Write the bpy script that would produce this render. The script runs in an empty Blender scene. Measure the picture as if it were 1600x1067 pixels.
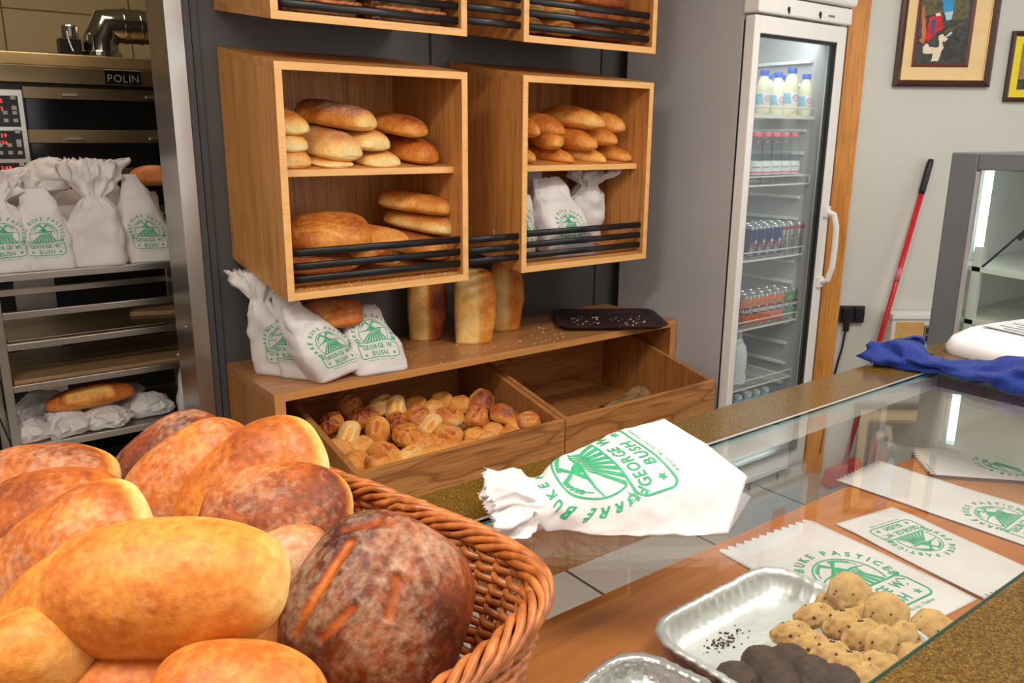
import bpy, bmesh, math, random
from mathutils import Vector, Matrix, Euler, noise
import numpy as np

# ------------------------------------------------------------------ camera, world, lights, exposure
scene = bpy.context.scene
COL = scene.collection
W, H = 1600, 1067
FPX = 1277.0
YAW, PITCH, ROLL = math.radians(37.245), math.radians(14.18), math.radians(-0.423)
EYE = Vector((0.0, 0.0, 1.55))
_f = Vector((math.sin(YAW) * math.cos(PITCH), math.cos(YAW) * math.cos(PITCH), -math.sin(PITCH)))
_r = Vector((math.cos(YAW), -math.sin(YAW), 0.0))
_d = _f.cross(_r)
CR = _r * math.cos(ROLL) + _d * math.sin(ROLL)
CD = -_r * math.sin(ROLL) + _d * math.cos(ROLL)
CF = _f
cam_data = bpy.data.cameras.new('camera')
cam = bpy.data.objects.new('camera', cam_data)
COL.objects.link(cam)
cam_data.sensor_width = 36.0
cam_data.sensor_fit = 'HORIZONTAL'
cam_data.lens = FPX / W * 36.0
cam_data.clip_start = 0.02
cam_data.clip_end = 100
_m = Matrix((CR, -CD, -CF)).transposed().to_4x4()
_m.translation = EYE
cam.matrix_world = _m
scene.camera = cam

scene.view_settings.view_transform = 'Standard'
scene.view_settings.look = 'None'
scene.view_settings.gamma = 1.0
scene.view_settings.use_curve_mapping = False
scene.view_settings.exposure = -0.08

world = bpy.data.worlds.new('daylight')
scene.world = world
world.use_nodes = True
_wn = world.node_tree
_bg = _wn.nodes['Background']
_bg.inputs['Color'].default_value = (1.0, 0.98, 0.95, 1)
_bg.inputs['Strength'].default_value = 1.35


def area_light(name, loc, rot, sx, sy, power, color, spread=180):
    l = bpy.data.lights.new(name, 'AREA')
    l.shape = 'RECTANGLE'
    l.size, l.size_y = sx, sy
    l.energy = power
    l.color = color
    l.spread = math.radians(spread)
    o = bpy.data.objects.new(name, l)
    COL.objects.link(o)
    o.location = loc
    o.rotation_euler = rot
    return o


# ceiling lamps of the shop and the warm kitchen lamp (their fixtures are built with the ceiling)
area_light('shop_ceiling_lamp', (0.9, -0.2, 2.84), (0, 0, 0), 1.2, 0.3, 22, (1.0, 0.93, 0.82))
area_light('shop_ceiling_lamp', (2.2, 0.5, 2.84), (0, 0, 0), 1.2, 0.3, 36, (1.0, 0.93, 0.82))
area_light('shop_ceiling_lamp', (-0.55, 0.7, 2.84), (0, 0, 0), 1.2, 0.3, 40, (1.0, 0.93, 0.82))
area_light('kitchen_ceiling_lamp', (0.55, 3.75, 2.84), (0, 0, 0), 0.6, 0.6, 9, (1.0, 0.76, 0.46))


# added fill light, no fixture of its own, brightening the refrigerator's inside
area_light('fridge_fill_light', (2.89, 2.07, 1.945), (math.radians(62), 0, 0), 0.45, 0.03, 2.0, (0.94, 1.0, 0.97))


def at(px, py, axis, val):
    """point of the place seen at (px, py) of the 1600x1067 photograph on the plane axis = val"""
    d = CR * (px - 800.0) + CD * (py - 533.5) + CF * FPX
    i = 'xyz'.index(axis)
    return EYE + d * ((val - EYE[i]) / d[i])


# ------------------------------------------------------------------ materials
MATS = {}


def new_mat(name):
    m = bpy.data.materials.new(name)
    m.use_nodes = True
    nt = m.node_tree
    b = nt.nodes['Principled BSDF']
    MATS[name] = m
    return m, nt, b


def N(nt, t, **kw):
    n = nt.nodes.new(t)
    for k, v in kw.items():
        if hasattr(n, k):
            setattr(n, k, v)
        else:
            n.inputs[k].default_value = v
    return n


def ramp(nt, stops, interp='LINEAR'):
    n = nt.nodes.new('ShaderNodeValToRGB')
    cr = n.color_ramp
    cr.interpolation = interp
    while len(cr.elements) < len(stops):
        cr.elements.new(0.5)
    for e, (p, c) in zip(cr.elements, stops):
        e.position = p
        e.color = (c[0], c[1], c[2], 1)
    return n


def srgb(r, g, b):
    def f(c):
        c /= 255.0
        return c / 12.92 if c <= 0.04045 else ((c + 0.055) / 1.055) ** 2.4
    return (f(r), f(g), f(b))


def plain(name, col, rough=0.5, metal=0.0, spec=0.5, noise_amt=0.06, nscale=14.0, bump=0.0, bscale=200.0, coat=0.0, emit=None, estr=0.0):
    """a simple finish with faint mottling"""
    m, nt, b = new_mat(name)
    tc = N(nt, 'ShaderNodeTexCoord')
    nz = N(nt, 'ShaderNodeTexNoise')
    nz.inputs['Scale'].default_value = nscale
    nz.inputs['Detail'].default_value = 4
    nt.links.new(tc.outputs['Object'], nz.inputs['Vector'])
    lo = tuple(max(0, c * (1 - noise_amt)) for c in col)
    hi = tuple(min(1, c * (1 + noise_amt)) for c in col)
    rp = ramp(nt, [(0.3, lo), (0.7, hi)])
    nt.links.new(nz.outputs['Fac'], rp.inputs['Fac'])
    nt.links.new(rp.outputs['Color'], b.inputs['Base Color'])
    b.inputs['Roughness'].default_value = rough
    b.inputs['Metallic'].default_value = metal
    b.inputs['Specular IOR Level'].default_value = spec
    b.inputs['Coat Weight'].default_value = coat
    if bump:
        n2 = N(nt, 'ShaderNodeTexNoise')
        n2.inputs['Scale'].default_value = bscale
        n2.inputs['Detail'].default_value = 3
        nt.links.new(tc.outputs['Object'], n2.inputs['Vector'])
        bp = N(nt, 'ShaderNodeBump')
        bp.inputs['Strength'].default_value = bump
        bp.inputs['Distance'].default_value = 0.002
        nt.links.new(n2.outputs['Fac'], bp.inputs['Height'])
        nt.links.new(bp.outputs['Normal'], b.inputs['Normal'])
    if emit:
        b.inputs['Emission Color'].default_value = (*emit, 1)
        b.inputs['Emission Strength'].default_value = estr
    return m


def wood(name, c_lo, c_hi, c_line, axis='z', scale=1.0, rough=0.45, cathedral=0.0, line_amt=0.55):
    """veneer: long fine grain along axis, optional broad cathedral figure"""
    m, nt, b = new_mat(name)
    tc = N(nt, 'ShaderNodeTexCoord')
    mp = N(nt, 'ShaderNodeMapping')
    s = {'x': (1.2, 22, 22), 'y': (22, 1.2, 22), 'z': (22, 22, 1.2)}[axis]
    mp.inputs['Scale'].default_value = tuple(v * scale for v in s)
    nt.links.new(tc.outputs['Object'], mp.inputs['Vector'])
    n1 = N(nt, 'ShaderNodeTexNoise')
    n1.inputs['Scale'].default_value = 1.0
    n1.inputs['Detail'].default_value = 6
    n1.inputs['Distortion'].default_value = 0.6
    nt.links.new(mp.outputs['Vector'], n1.inputs['Vector'])
    rp = ramp(nt, [(0.30, c_lo), (0.52, c_hi), (0.75, tuple(min(1, c * 1.08) for c in c_hi))])
    nt.links.new(n1.outputs['Fac'], rp.inputs['Fac'])
    # pores: fine dark dashes
    mp2 = N(nt, 'ShaderNodeMapping')
    s2 = {'x': (6, 190, 190), 'y': (190, 6, 190), 'z': (190, 190, 6)}[axis]
    mp2.inputs['Scale'].default_value = tuple(v * scale for v in s2)
    nt.links.new(tc.outputs['Object'], mp2.inputs['Vector'])
    n2 = N(nt, 'ShaderNodeTexNoise')
    n2.inputs['Scale'].default_value = 1.0
    n2.inputs['Detail'].default_value = 2
    nt.links.new(mp2.outputs['Vector'], n2.inputs['Vector'])
    r2 = ramp(nt, [(0.36, (1, 1, 1)), (0.48, (0, 0, 0))])
    nt.links.new(n2.outputs['Fac'], r2.inputs['Fac'])
    mx = N(nt, 'ShaderNodeMix', data_type='RGBA')
    mul = N(nt, 'ShaderNodeMath', operation='MULTIPLY')
    mul.inputs[1].default_value = line_amt
    nt.links.new(r2.outputs['Color'], mul.inputs[0])
    nt.links.new(mul.outputs[0], mx.inputs['Factor'])
    nt.links.new(rp.outputs['Color'], mx.inputs['A'])
    mx.inputs['B'].default_value = (*c_line, 1)
    out = mx.outputs['Result']
    if cathedral:
        mp3 = N(nt, 'ShaderNodeMapping')
        s3 = {'x': (1.5, 5, 9), 'y': (5, 1.5, 9), 'z': (7, 7, 1.2)}[axis]
        mp3.inputs['Scale'].default_value = s3
        nt.links.new(tc.outputs['Object'], mp3.inputs['Vector'])
        n3 = N(nt, 'ShaderNodeTexNoise')
        n3.inputs['Scale'].default_value = 1.3
        n3.inputs['Detail'].default_value = 1.5
        nt.links.new(mp3.outputs['Vector'], n3.inputs['Vector'])
        m3 = N(nt, 'ShaderNodeMath', operation='MULTIPLY')
        m3.inputs[1].default_value = 4.2
        nt.links.new(n3.outputs['Fac'], m3.inputs[0])
        f3 = N(nt, 'ShaderNodeMath', operation='FRACT')
        nt.links.new(m3.outputs[0], f3.inputs[0])
        r3 = ramp(nt, [(0.0, (1, 1, 1)), (0.16, (0.25, 0.25, 0.25)), (0.42, (0, 0, 0)), (0.86, (0, 0, 0)), (1.0, (1, 1, 1))])
        nt.links.new(f3.outputs[0], r3.inputs['Fac'])
        m4 = N(nt, 'ShaderNodeMath', operation='MULTIPLY')
        m4.inputs[1].default_value = cathedral
        nt.links.new(r3.outputs['Color'], m4.inputs[0])
        mx2 = N(nt, 'ShaderNodeMix', data_type='RGBA')
        nt.links.new(m4.outputs[0], mx2.inputs['Factor'])
        nt.links.new(out, mx2.inputs['A'])
        mx2.inputs['B'].default_value = (*c_line, 1)
        out = mx2.outputs['Result']
    nt.links.new(out, b.inputs['Base Color'])
    b.inputs['Roughness'].default_value = rough
    bp = N(nt, 'ShaderNodeBump')
    bp.inputs['Strength'].default_value = 0.15
    bp.inputs['Distance'].default_value = 0.0006
    nt.links.new(n2.outputs['Fac'], bp.inputs['Height'])
    nt.links.new(bp.outputs['Normal'], b.inputs['Normal'])
    return m


OAK_LO, OAK_HI, OAK_LN = srgb(184, 118, 56), srgb(210, 146, 80), srgb(138, 82, 34)
wood('oak_upright', OAK_LO, OAK_HI, OAK_LN, 'z')
wood('oak_level', OAK_LO, OAK_HI, OAK_LN, 'x')
wood('oak_lit_edge', srgb(226, 166, 98), srgb(238, 182, 114), srgb(206, 144, 80), 'x', line_amt=0.25)  # edge band, paler; part of the front light is put into its colour
wood('oak_bin_face', srgb(172, 112, 58), srgb(190, 130, 74), srgb(118, 68, 28), 'x', cathedral=0.75)
wood('oak_bin_side', srgb(150, 96, 48), srgb(172, 114, 62), srgb(110, 64, 28), 'z')
wood('oak_shelf_top', srgb(152, 96, 56), srgb(178, 122, 76), srgb(116, 70, 38), 'x', rough=0.3)
wood('counter_board', srgb(172, 98, 42), srgb(190, 116, 56), srgb(136, 72, 28), 'x', scale=0.7, rough=0.35, cathedral=0.25, line_amt=0.3)
wood('orange_post_wood', srgb(196, 126, 52), srgb(216, 146, 68), srgb(158, 92, 34), 'z', cathedral=0.3)
wood('dough_board_wood', srgb(120, 92, 62), srgb(150, 118, 82), srgb(80, 60, 40), 'x')
plain('dark_panel', srgb(84, 82, 82), 0.42, nscale=3.0, noise_amt=0.10)
plain('dark_trim', srgb(74, 74, 78), 0.4)
plain('seam_black', (0.006, 0.006, 0.007), 0.7)
plain('bar_black', srgb(22, 22, 26), 0.35)
plain('wall_paint', srgb(205, 204, 198), 0.75, nscale=2.0, noise_amt=0.03, bump=0.05)
plain('ceiling_paint', srgb(235, 233, 228), 0.8, noise_amt=0.02)
plain('steel', srgb(196, 190, 184), 0.30, metal=1.0, nscale=5.0, noise_amt=0.10)
plain('steel_mirror', srgb(205, 200, 190), 0.14, metal=1.0, nscale=9.0, noise_amt=0.08)
plain('steel_oven', srgb(146, 126, 96), 0.38, metal=1.0, nscale=6.0, noise_amt=0.12)
plain('black_glass', (0.008, 0.008, 0.009), 0.12)
plain('black_plastic', srgb(26, 26, 28), 0.4)
plain('fridge_white', srgb(236, 232, 230), 0.35, noise_amt=0.01)
plain('fridge_side', srgb(182, 180, 184), 0.5, nscale=2.5, noise_amt=0.04)
plain('fridge_liner', srgb(226, 232, 230), 0.4, noise_amt=0.02)
plain('gasket', srgb(24, 26, 28), 0.6)
plain('gasket_grey', srgb(120, 124, 126), 0.6)
plain('ad_blue', srgb(168, 205, 232), 0.3, nscale=9, noise_amt=0.22)
plain('ad_red', srgb(190, 40, 60), 0.4)
plain('paper_white', srgb(244, 240, 240), 0.7, nscale=20, noise_amt=0.03)
plain('green_ink', srgb(42, 160, 112), 0.6, nscale=90, noise_amt=0.16)
plain('milk', srgb(240, 234, 205), 0.35, noise_amt=0.02)
plain('blue_cap', srgb(38, 88, 190), 0.4)
plain('pink_cap', srgb(240, 120, 140), 0.4)
plain('white_cap', srgb(225, 232, 240), 0.4)
plain('milk_label', srgb(150, 205, 226), 0.45, nscale=30, noise_amt=0.12)
plain('label_white', srgb(238, 240, 242), 0.45, noise_amt=0.03)
plain('label_pink', srgb(226, 120, 150), 0.45)
plain('label_navy', srgb(50, 60, 120), 0.45)
plain('can_blue', srgb(32, 44, 124), 0.25, metal=0.5)
plain('can_silver', srgb(200, 202, 208), 0.25, metal=0.8)
plain('can_red', srgb(196, 28, 44), 0.3, metal=0.3)
plain('can_orange', srgb(240, 110, 20), 0.28, metal=0.25)
plain('can_green', srgb(48, 150, 48), 0.28, metal=0.25)
plain('can_dark_ink', srgb(22, 24, 60), 0.4)
plain('can_black_ink', srgb(22, 22, 24), 0.4)
plain('can_white_ink', srgb(246, 246, 246), 0.4)
plain('red_paint', srgb(200, 24, 34), 0.25)
plain('red_faded', srgb(214, 110, 128), 0.4)
plain('frame_brown', srgb(66, 34, 28), 0.25, nscale=30, noise_amt=0.2)
plain('frame_brown_inner', srgb(110, 52, 38), 0.3)
plain('mat_cream', srgb(236, 205, 150), 0.7)
plain('mat_yellow', srgb(232, 214, 20), 0.6)
plain('fillet_gold', srgb(220, 190, 120), 0.35, metal=0.6)
plain('art_dark', srgb(58, 60, 58), 0.6, nscale=60, noise_amt=0.6)
plain('art_olive', srgb(92, 88, 58), 0.6, nscale=50, noise_amt=0.5)
plain('art_sky', srgb(40, 150, 205), 0.6, nscale=8, noise_amt=0.25)
plain('art_pale', srgb(170, 205, 220), 0.6)
plain('art_red', srgb(205, 30, 36), 0.6, nscale=40, noise_amt=0.25)
plain('art_cream', srgb(232, 214, 194), 0.6, nscale=60, noise_amt=0.08)
plain('art_orange', srgb(196, 110, 56), 0.6, nscale=40, noise_amt=0.25)
plain('art_blue', srgb(66, 74, 120), 0.6, nscale=60, noise_amt=0.4)
plain('art_sepia', srgb(150, 112, 92), 0.6, nscale=30, noise_amt=0.25)
plain('deli_frame', srgb(104, 108, 112), 0.4)
plain('deli_white', srgb(226, 226, 218), 0.4)
plain('deli_led', (0.9, 1.0, 1.0), 0.5, emit=(0.86, 1.0, 0.97), estr=5.0)
plain('tray_plastic', srgb(48, 32, 36), 0.4, bump=0.1, bscale=300)
plain('crumb', srgb(222, 190, 150), 0.9)
plain('flour', srgb(235, 225, 210), 0.95)
plain('choc_crumb', srgb(70, 42, 26), 0.9)
plain('scale_white', srgb(236, 232, 236), 0.35, noise_amt=0.02)
plain('scale_label', srgb(196, 200, 202), 0.4, nscale=60, noise_amt=0.12)
plain('led_red', (0.6, 0.02, 0.02), 0.5, emit=(1.0, 0.05, 0.05), estr=2.5)
plain('lamp_panel', (0.9, 0.9, 0.9), 0.5, emit=(1.0, 0.92, 0.80), estr=4.0)
plain('button_grey', srgb(205, 205, 200), 0.5)
plain('aluminium', srgb(226, 228, 230), 0.3, metal=0.7)
plain('floor_gap', srgb(70, 66, 62), 0.8)
plain('panel_yellow', srgb(216, 170, 96), 0.5, nscale=20, noise_amt=0.15)


def tile_mat(name, col, col2, mortar, bw, bh, rough, axis='xz', mort=0.004):
    m, nt, b = new_mat(name)
    tc = N(nt, 'ShaderNodeTexCoord')
    sep = N(nt, 'ShaderNodeSeparateXYZ')
    cmb = N(nt, 'ShaderNodeCombineXYZ')
    nt.links.new(tc.outputs['Object'], sep.inputs[0])
    nt.links.new(sep.outputs[axis[0].upper()], cmb.inputs[0])
    nt.links.new(sep.outputs[axis[1].upper()], cmb.inputs[1])
    br = N(nt, 'ShaderNodeTexBrick')
    br.offset = 0.0
    br.inputs['Color1'].default_value = (*col, 1)
    br.inputs['Color2'].default_value = (*col2, 1)
    br.inputs['Mortar'].default_value = (*mortar, 1)
    br.inputs['Scale'].default_value = 1.0
    br.inputs['Mortar Size'].default_value = mort
    br.inputs['Brick Width'].default_value = bw
    br.inputs['Row Height'].default_value = bh
    nt.links.new(cmb.outputs[0], br.inputs['Vector'])
    nt.links.new(br.outputs['Color'], b.inputs['Base Color'])
    b.inputs['Roughness'].default_value = rough
    return m


tile_mat('kitchen_tile', srgb(214, 196, 160), srgb(208, 190, 154), srgb(120, 104, 80), 0.62, 0.31, 0.16, 'xz')
tile_mat('floor_tile', srgb(178, 172, 166), srgb(172, 168, 162), srgb(62, 58, 54), 0.6, 0.6, 0.25, 'xy', 0.006)


def granite_mat():
    m, nt, b = new_mat('granite')
    tc = N(nt, 'ShaderNodeTexCoord')
    v = N(nt, 'ShaderNodeTexVoronoi')
    v.inputs['Scale'].default_value = 620
    nt.links.new(tc.outputs['Object'], v.inputs['Vector'])
    n = N(nt, 'ShaderNodeTexNoise')
    n.inputs['Scale'].default_value = 330
    n.inputs['Detail'].default_value = 5
    nt.links.new(tc.outputs['Object'], n.inputs['Vector'])
    r1 = ramp(nt, [(0.0, srgb(56, 38, 8)), (0.45, srgb(88, 64, 18)), (0.8, srgb(112, 84, 32)), (1.0, srgb(176, 144, 76))])
    nt.links.new(v.outputs['Color'], r1.inputs['Fac'])
    r2 = ramp(nt, [(0.34, srgb(46, 30, 6)), (0.52, srgb(100, 72, 24)), (0.72, srgb(146, 112, 48))])
    nt.links.new(n.outputs['Fac'], r2.inputs['Fac'])
    mx = N(nt, 'ShaderNodeMix', data_type='RGBA')
    mx.inputs['Factor'].default_value = 0.5
    nt.links.new(r1.outputs['Color'], mx.inputs['A'])
    nt.links.new(r2.outputs['Color'], mx.inputs['B'])
    nt.links.new(mx.outputs['Result'], b.inputs['Base Color'])
    b.inputs['Roughness'].default_value = 0.16
    return m


granite_mat()


def pane_mat(name, tint, f0=0.045, gain=0.95, rough=0.0):
    """thin clear pane: transmission plus mirror reflection that grows towards grazing view"""
    m = bpy.data.materials.new(name)
    m.use_nodes = True
    nt = m.node_tree
    nt.nodes.clear()
    out = nt.nodes.new('ShaderNodeOutputMaterial')
    tr = nt.nodes.new('ShaderNodeBsdfTransparent')
    tr.inputs['Color'].default_value = (*tint, 1)
    gl = nt.nodes.new('ShaderNodeBsdfGlossy')
    gl.inputs['Roughness'].default_value = rough
    lw = nt.nodes.new('ShaderNodeLayerWeight')
    lw.inputs['Blend'].default_value = 0.5
    pw = N(nt, 'ShaderNodeMath', operation='POWER')
    pw.inputs[1].default_value = 5.0
    nt.links.new(lw.outputs['Facing'], pw.inputs[0])
    ma = N(nt, 'ShaderNodeMath', operation='MULTIPLY_ADD')
    ma.inputs[1].default_value = gain
    ma.inputs[2].default_value = f0
    nt.links.new(pw.outputs[0], ma.inputs[0])
    mx = nt.nodes.new('ShaderNodeMixShader')
    nt.links.new(ma.outputs[0], mx.inputs['Fac'])
    nt.links.new(tr.outputs[0], mx.inputs[1])
    nt.links.new(gl.outputs[0], mx.inputs[2])
    nt.links.new(mx.outputs[0], out.inputs['Surface'])
    MATS[name] = m
    return m


pane_mat('glass_clear', (0.975, 0.99, 0.985))
pane_mat('glass_fridge', (0.94, 0.965, 0.96))
pane_mat('bottle_clear', (0.97, 0.98, 0.985), 0.05, 0.5)
plain('glass_edge', srgb(96, 150, 140), 0.15)


def bread_mat():
    m, nt, b = new_mat('bread_crust')
    tc = N(nt, 'ShaderNodeTexCoord')
    oi = N(nt, 'ShaderNodeObjectInfo')
    add = N(nt, 'ShaderNodeVectorMath', operation='ADD')
    sc = N(nt, 'ShaderNodeVectorMath', operation='SCALE')
    nt.links.new(oi.outputs['Location'], sc.inputs[0])
    sc.inputs['Scale'].default_value = 7.0
    nt.links.new(tc.outputs['Object'], add.inputs[0])
    nt.links.new(sc.outputs[0], add.inputs[1])
    a = N(nt, 'ShaderNodeAttribute')
    a.attribute_name = 'brown'
    f = N(nt, 'ShaderNodeAttribute')
    f.attribute_name = 'flour'
    n1 = N(nt, 'ShaderNodeTexNoise')
    n1.inputs['Scale'].default_value = 16
    n1.inputs['Detail'].default_value = 6
    n1.inputs['Roughness'].default_value = 0.65
    nt.links.new(add.outputs[0], n1.inputs['Vector'])
    n2 = N(nt, 'ShaderNodeTexNoise')
    n2.inputs['Scale'].default_value = 130
    n2.inputs['Detail'].default_value = 3
    nt.links.new(add.outputs[0], n2.inputs['Vector'])
    k1 = N(nt, 'ShaderNodeMath', operation='MULTIPLY_ADD')
    k1.inputs[1].default_value = 0.62
    k1.inputs[2].default_value = -0.31
    nt.links.new(n1.outputs['Fac'], k1.inputs[0])
    k2 = N(nt, 'ShaderNodeMath', operation='MULTIPLY_ADD')
    k2.inputs[1].default_value = 0.30
    k2.inputs[2].default_value = -0.14
    nt.links.new(n2.outputs['Fac'], k2.inputs[0])
    s1 = N(nt, 'ShaderNodeMath', operation='ADD')
    s2 = N(nt, 'ShaderNodeMath', operation='ADD')
    s2.use_clamp = True
    nt.links.new(a.outputs['Fac'], s1.inputs[0])
    nt.links.new(k1.outputs[0], s1.inputs[1])
    nt.links.new(s1.outputs[0], s2.inputs[0])
    nt.links.new(k2.outputs[0], s2.inputs[1])
    rp = ramp(nt, [(0.0, srgb(244, 222, 168)), (0.2, srgb(236, 190, 112)), (0.40, srgb(220, 146, 62)), (0.58, srgb(188, 100, 36)),
                   (0.74, srgb(136, 64, 28)), (0.88, srgb(86, 42, 26)), (1.0, srgb(48, 26, 20))])
    nt.links.new(s2.outputs[0], rp.inputs['Fac'])
    # flour dust: broad patches times fine speckle
    n3 = N(nt, 'ShaderNodeTexNoise')
    n3.inputs['Scale'].default_value = 15
    n3.inputs['Detail'].default_value = 7
    n3.inputs['Roughness'].default_value = 0.75
    nt.links.new(add.outputs[0], n3.inputs['Vector'])
    n5 = N(nt, 'ShaderNodeTexNoise')
    n5.inputs['Scale'].default_value = 140
    n5.inputs['Detail'].default_value = 4
    nt.links.new(add.outputs[0], n5.inputs['Vector'])
    k5 = N(nt, 'ShaderNodeMix')
    k5.inputs['Factor'].default_value = 0.36
    nt.links.new(n3.outputs['Fac'], k5.inputs['A'])
    nt.links.new(n5.outputs['Fac'], k5.inputs['B'])
    k3 = N(nt, 'ShaderNodeMath', operation='ADD')
    nt.links.new(k5.outputs['Result'], k3.inputs[0])
    nt.links.new(f.outputs['Fac'], k3.inputs[1])
    r3 = ramp(nt, [(0.64, (0, 0, 0)), (0.76, (0.3, 0.3, 0.3)), (0.90, (0.75, 0.75, 0.75))])
    nt.links.new(k3.outputs[0], r3.inputs['Fac'])
    mx = N(nt, 'ShaderNodeMix', data_type='RGBA')
    nt.links.new(r3.outputs['Color'], mx.inputs['Factor'])
    nt.links.new(rp.outputs['Color'], mx.inputs['A'])
    mx.inputs['B'].default_value = (*srgb(218, 188, 152), 1)
    nt.links.new(mx.outputs['Result'], b.inputs['Base Color'])
    b.inputs['Roughness'].default_value = 0.5
    b.inputs['Specular IOR Level'].default_value = 0.35
    n4 = N(nt, 'ShaderNodeTexNoise')
    n4.inputs['Scale'].default_value = 70
    n4.inputs['Detail'].default_value = 6
    nt.links.new(add.outputs[0], n4.inputs['Vector'])
    bp = N(nt, 'ShaderNodeBump')
    bp.inputs['Strength'].default_value = 0.55
    bp.inputs['Distance'].default_value = 0.004
    nt.links.new(n4.outputs['Fac'], bp.inputs['Height'])
    nt.links.new(bp.outputs['Normal'], b.inputs['Normal'])
    return m


bread_mat()


def wicker_mat(name, lo, hi):
    m, nt, b = new_mat(name)
    tc = N(nt, 'ShaderNodeTexCoord')
    n = N(nt, 'ShaderNodeTexNoise')
    n.inputs['Scale'].default_value = 55
    n.inputs['Detail'].default_value = 4
    nt.links.new(tc.outputs['Object'], n.inputs['Vector'])
    r = ramp(nt, [(0.3, lo), (0.7, hi)])
    nt.links.new(n.outputs['Fac'], r.inputs['Fac'])
    nt.links.new(r.outputs['Color'], b.inputs['Base Color'])
    b.inputs['Roughness'].default_value = 0.38
    return m


wicker_mat('wicker', srgb(140, 72, 30), srgb(204, 124, 64))
wicker_mat('wicker_pale', srgb(170, 120, 76), srgb(214, 168, 118))


def paper_mat():
    m = bpy.data.materials.new('bag_paper')
    m.use_nodes = True
    nt = m.node_tree
    b = nt.nodes['Principled BSDF']
    out = [n for n in nt.nodes if n.type == 'OUTPUT_MATERIAL'][0]
    tc = N(nt, 'ShaderNodeTexCoord')
    n = N(nt, 'ShaderNodeTexNoise')
    n.inputs['Scale'].default_value = 9
    n.inputs['Detail'].default_value = 5
    nt.links.new(tc.outputs['Object'], n.inputs['Vector'])
    r = ramp(nt, [(0.3, srgb(228, 219, 219)), (0.7, srgb(244, 239, 239))])
    nt.links.new(n.outputs['Fac'], r.inputs['Fac'])
    nt.links.new(r.outputs['Color'], b.inputs['Base Color'])
    b.inputs['Roughness'].default_value = 0.55
    v = N(nt, 'ShaderNodeTexVoronoi')
    v.inputs['Scale'].default_value = 28
    v.feature = 'DISTANCE_TO_EDGE'
    nz = N(nt, 'ShaderNodeTexNoise')
    nz.inputs['Scale'].default_value = 60
    nt.links.new(tc.outputs['Object'], nz.inputs['Vector'])
    bp = N(nt, 'ShaderNodeBump')
    bp.inputs['Strength'].default_value = 0.10
    bp.inputs['Distance'].default_value = 0.0015
    wv = N(nt, 'ShaderNodeVectorMath', operation='SCALE')
    wv.inputs['Scale'].default_value = 0.05
    nt.links.new(nz.outputs['Color'], wv.inputs[0])
    wa = N(nt, 'ShaderNodeVectorMath', operation='ADD')
    nt.links.new(tc.outputs['Object'], wa.inputs[0])
    nt.links.new(wv.outputs[0], wa.inputs[1])
    nt.links.new(wa.outputs[0], v.inputs['Vector'])
    rc = ramp(nt, [(0.0, (0, 0, 0)), (0.10, (1, 1, 1))])
    nt.links.new(v.outputs['Distance'], rc.inputs['Fac'])
    nt.links.new(rc.outputs['Color'], bp.inputs['Height'])
    nt.links.new(bp.outputs['Normal'], b.inputs['Normal'])
    tl = nt.nodes.new('ShaderNodeBsdfTranslucent')
    tl.inputs['Color'].default_value = (*srgb(240, 232, 228), 1)
    mx = nt.nodes.new('ShaderNodeMixShader')
    mx.inputs['Fac'].default_value = 0.22
    nt.links.new(b.outputs[0], mx.inputs[1])
    nt.links.new(tl.outputs[0], mx.inputs[2])
    nt.links.new(mx.outputs[0], out.inputs['Surface'])
    MATS['bag_paper'] = m
    return m


paper_mat()


def foil_mat(name, col, rough, bs):
    m, nt, b = new_mat(name)
    tc = N(nt, 'ShaderNodeTexCoord')
    n = N(nt, 'ShaderNodeTexNoise')
    n.inputs['Scale'].default_value = bs
    n.inputs['Detail'].default_value = 4
    nt.links.new(tc.outputs['Object'], n.inputs['Vector'])
    bp = N(nt, 'ShaderNodeBump')
    bp.inputs['Strength'].default_value = 0.5
    bp.inputs['Distance'].default_value = 0.002
    nt.links.new(n.outputs['Fac'], bp.inputs['Height'])
    nt.links.new(bp.outputs['Normal'], b.inputs['Normal'])
    b.inputs['Base Color'].default_value = (*col, 1)
    b.inputs['Metallic'].default_value = 0.75
    b.inputs['Roughness'].default_value = rough
    return m


foil_mat('foil', srgb(234, 236, 236), 0.42, 60)
foil_mat('foil_bright', srgb(225, 225, 225), 0.2, 120)


def cookie_mat(name, lo, hi):
    m, nt, b = new_mat(name)
    tc = N(nt, 'ShaderNodeTexCoord')
    n = N(nt, 'ShaderNodeTexNoise')
    n.inputs['Scale'].default_value = 45
    n.inputs['Detail'].default_value = 6
    nt.links.new(tc.outputs['Object'], n.inputs['Vector'])
    r = ramp(nt, [(0.30, lo), (0.55, hi), (0.75, tuple(min(1, c * 1.12) for c in hi))])
    nt.links.new(n.outputs['Fac'], r.inputs['Fac'])
    nt.links.new(r.outputs['Color'], b.inputs['Base Color'])
    b.inputs['Roughness'].default_value = 0.75
    bp = N(nt, 'ShaderNodeBump')
    bp.inputs['Strength'].default_value = 0.7
    bp.inputs['Distance'].default_value = 0.004
    nt.links.new(n.outputs['Fac'], bp.inputs['Height'])
    nt.links.new(bp.outputs['Normal'], b.inputs['Normal'])


cookie_mat('cookie_dough', srgb(172, 122, 62), srgb(206, 164, 100))
cookie_mat('choc_dough', srgb(42, 28, 22), srgb(74, 52, 42))


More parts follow.
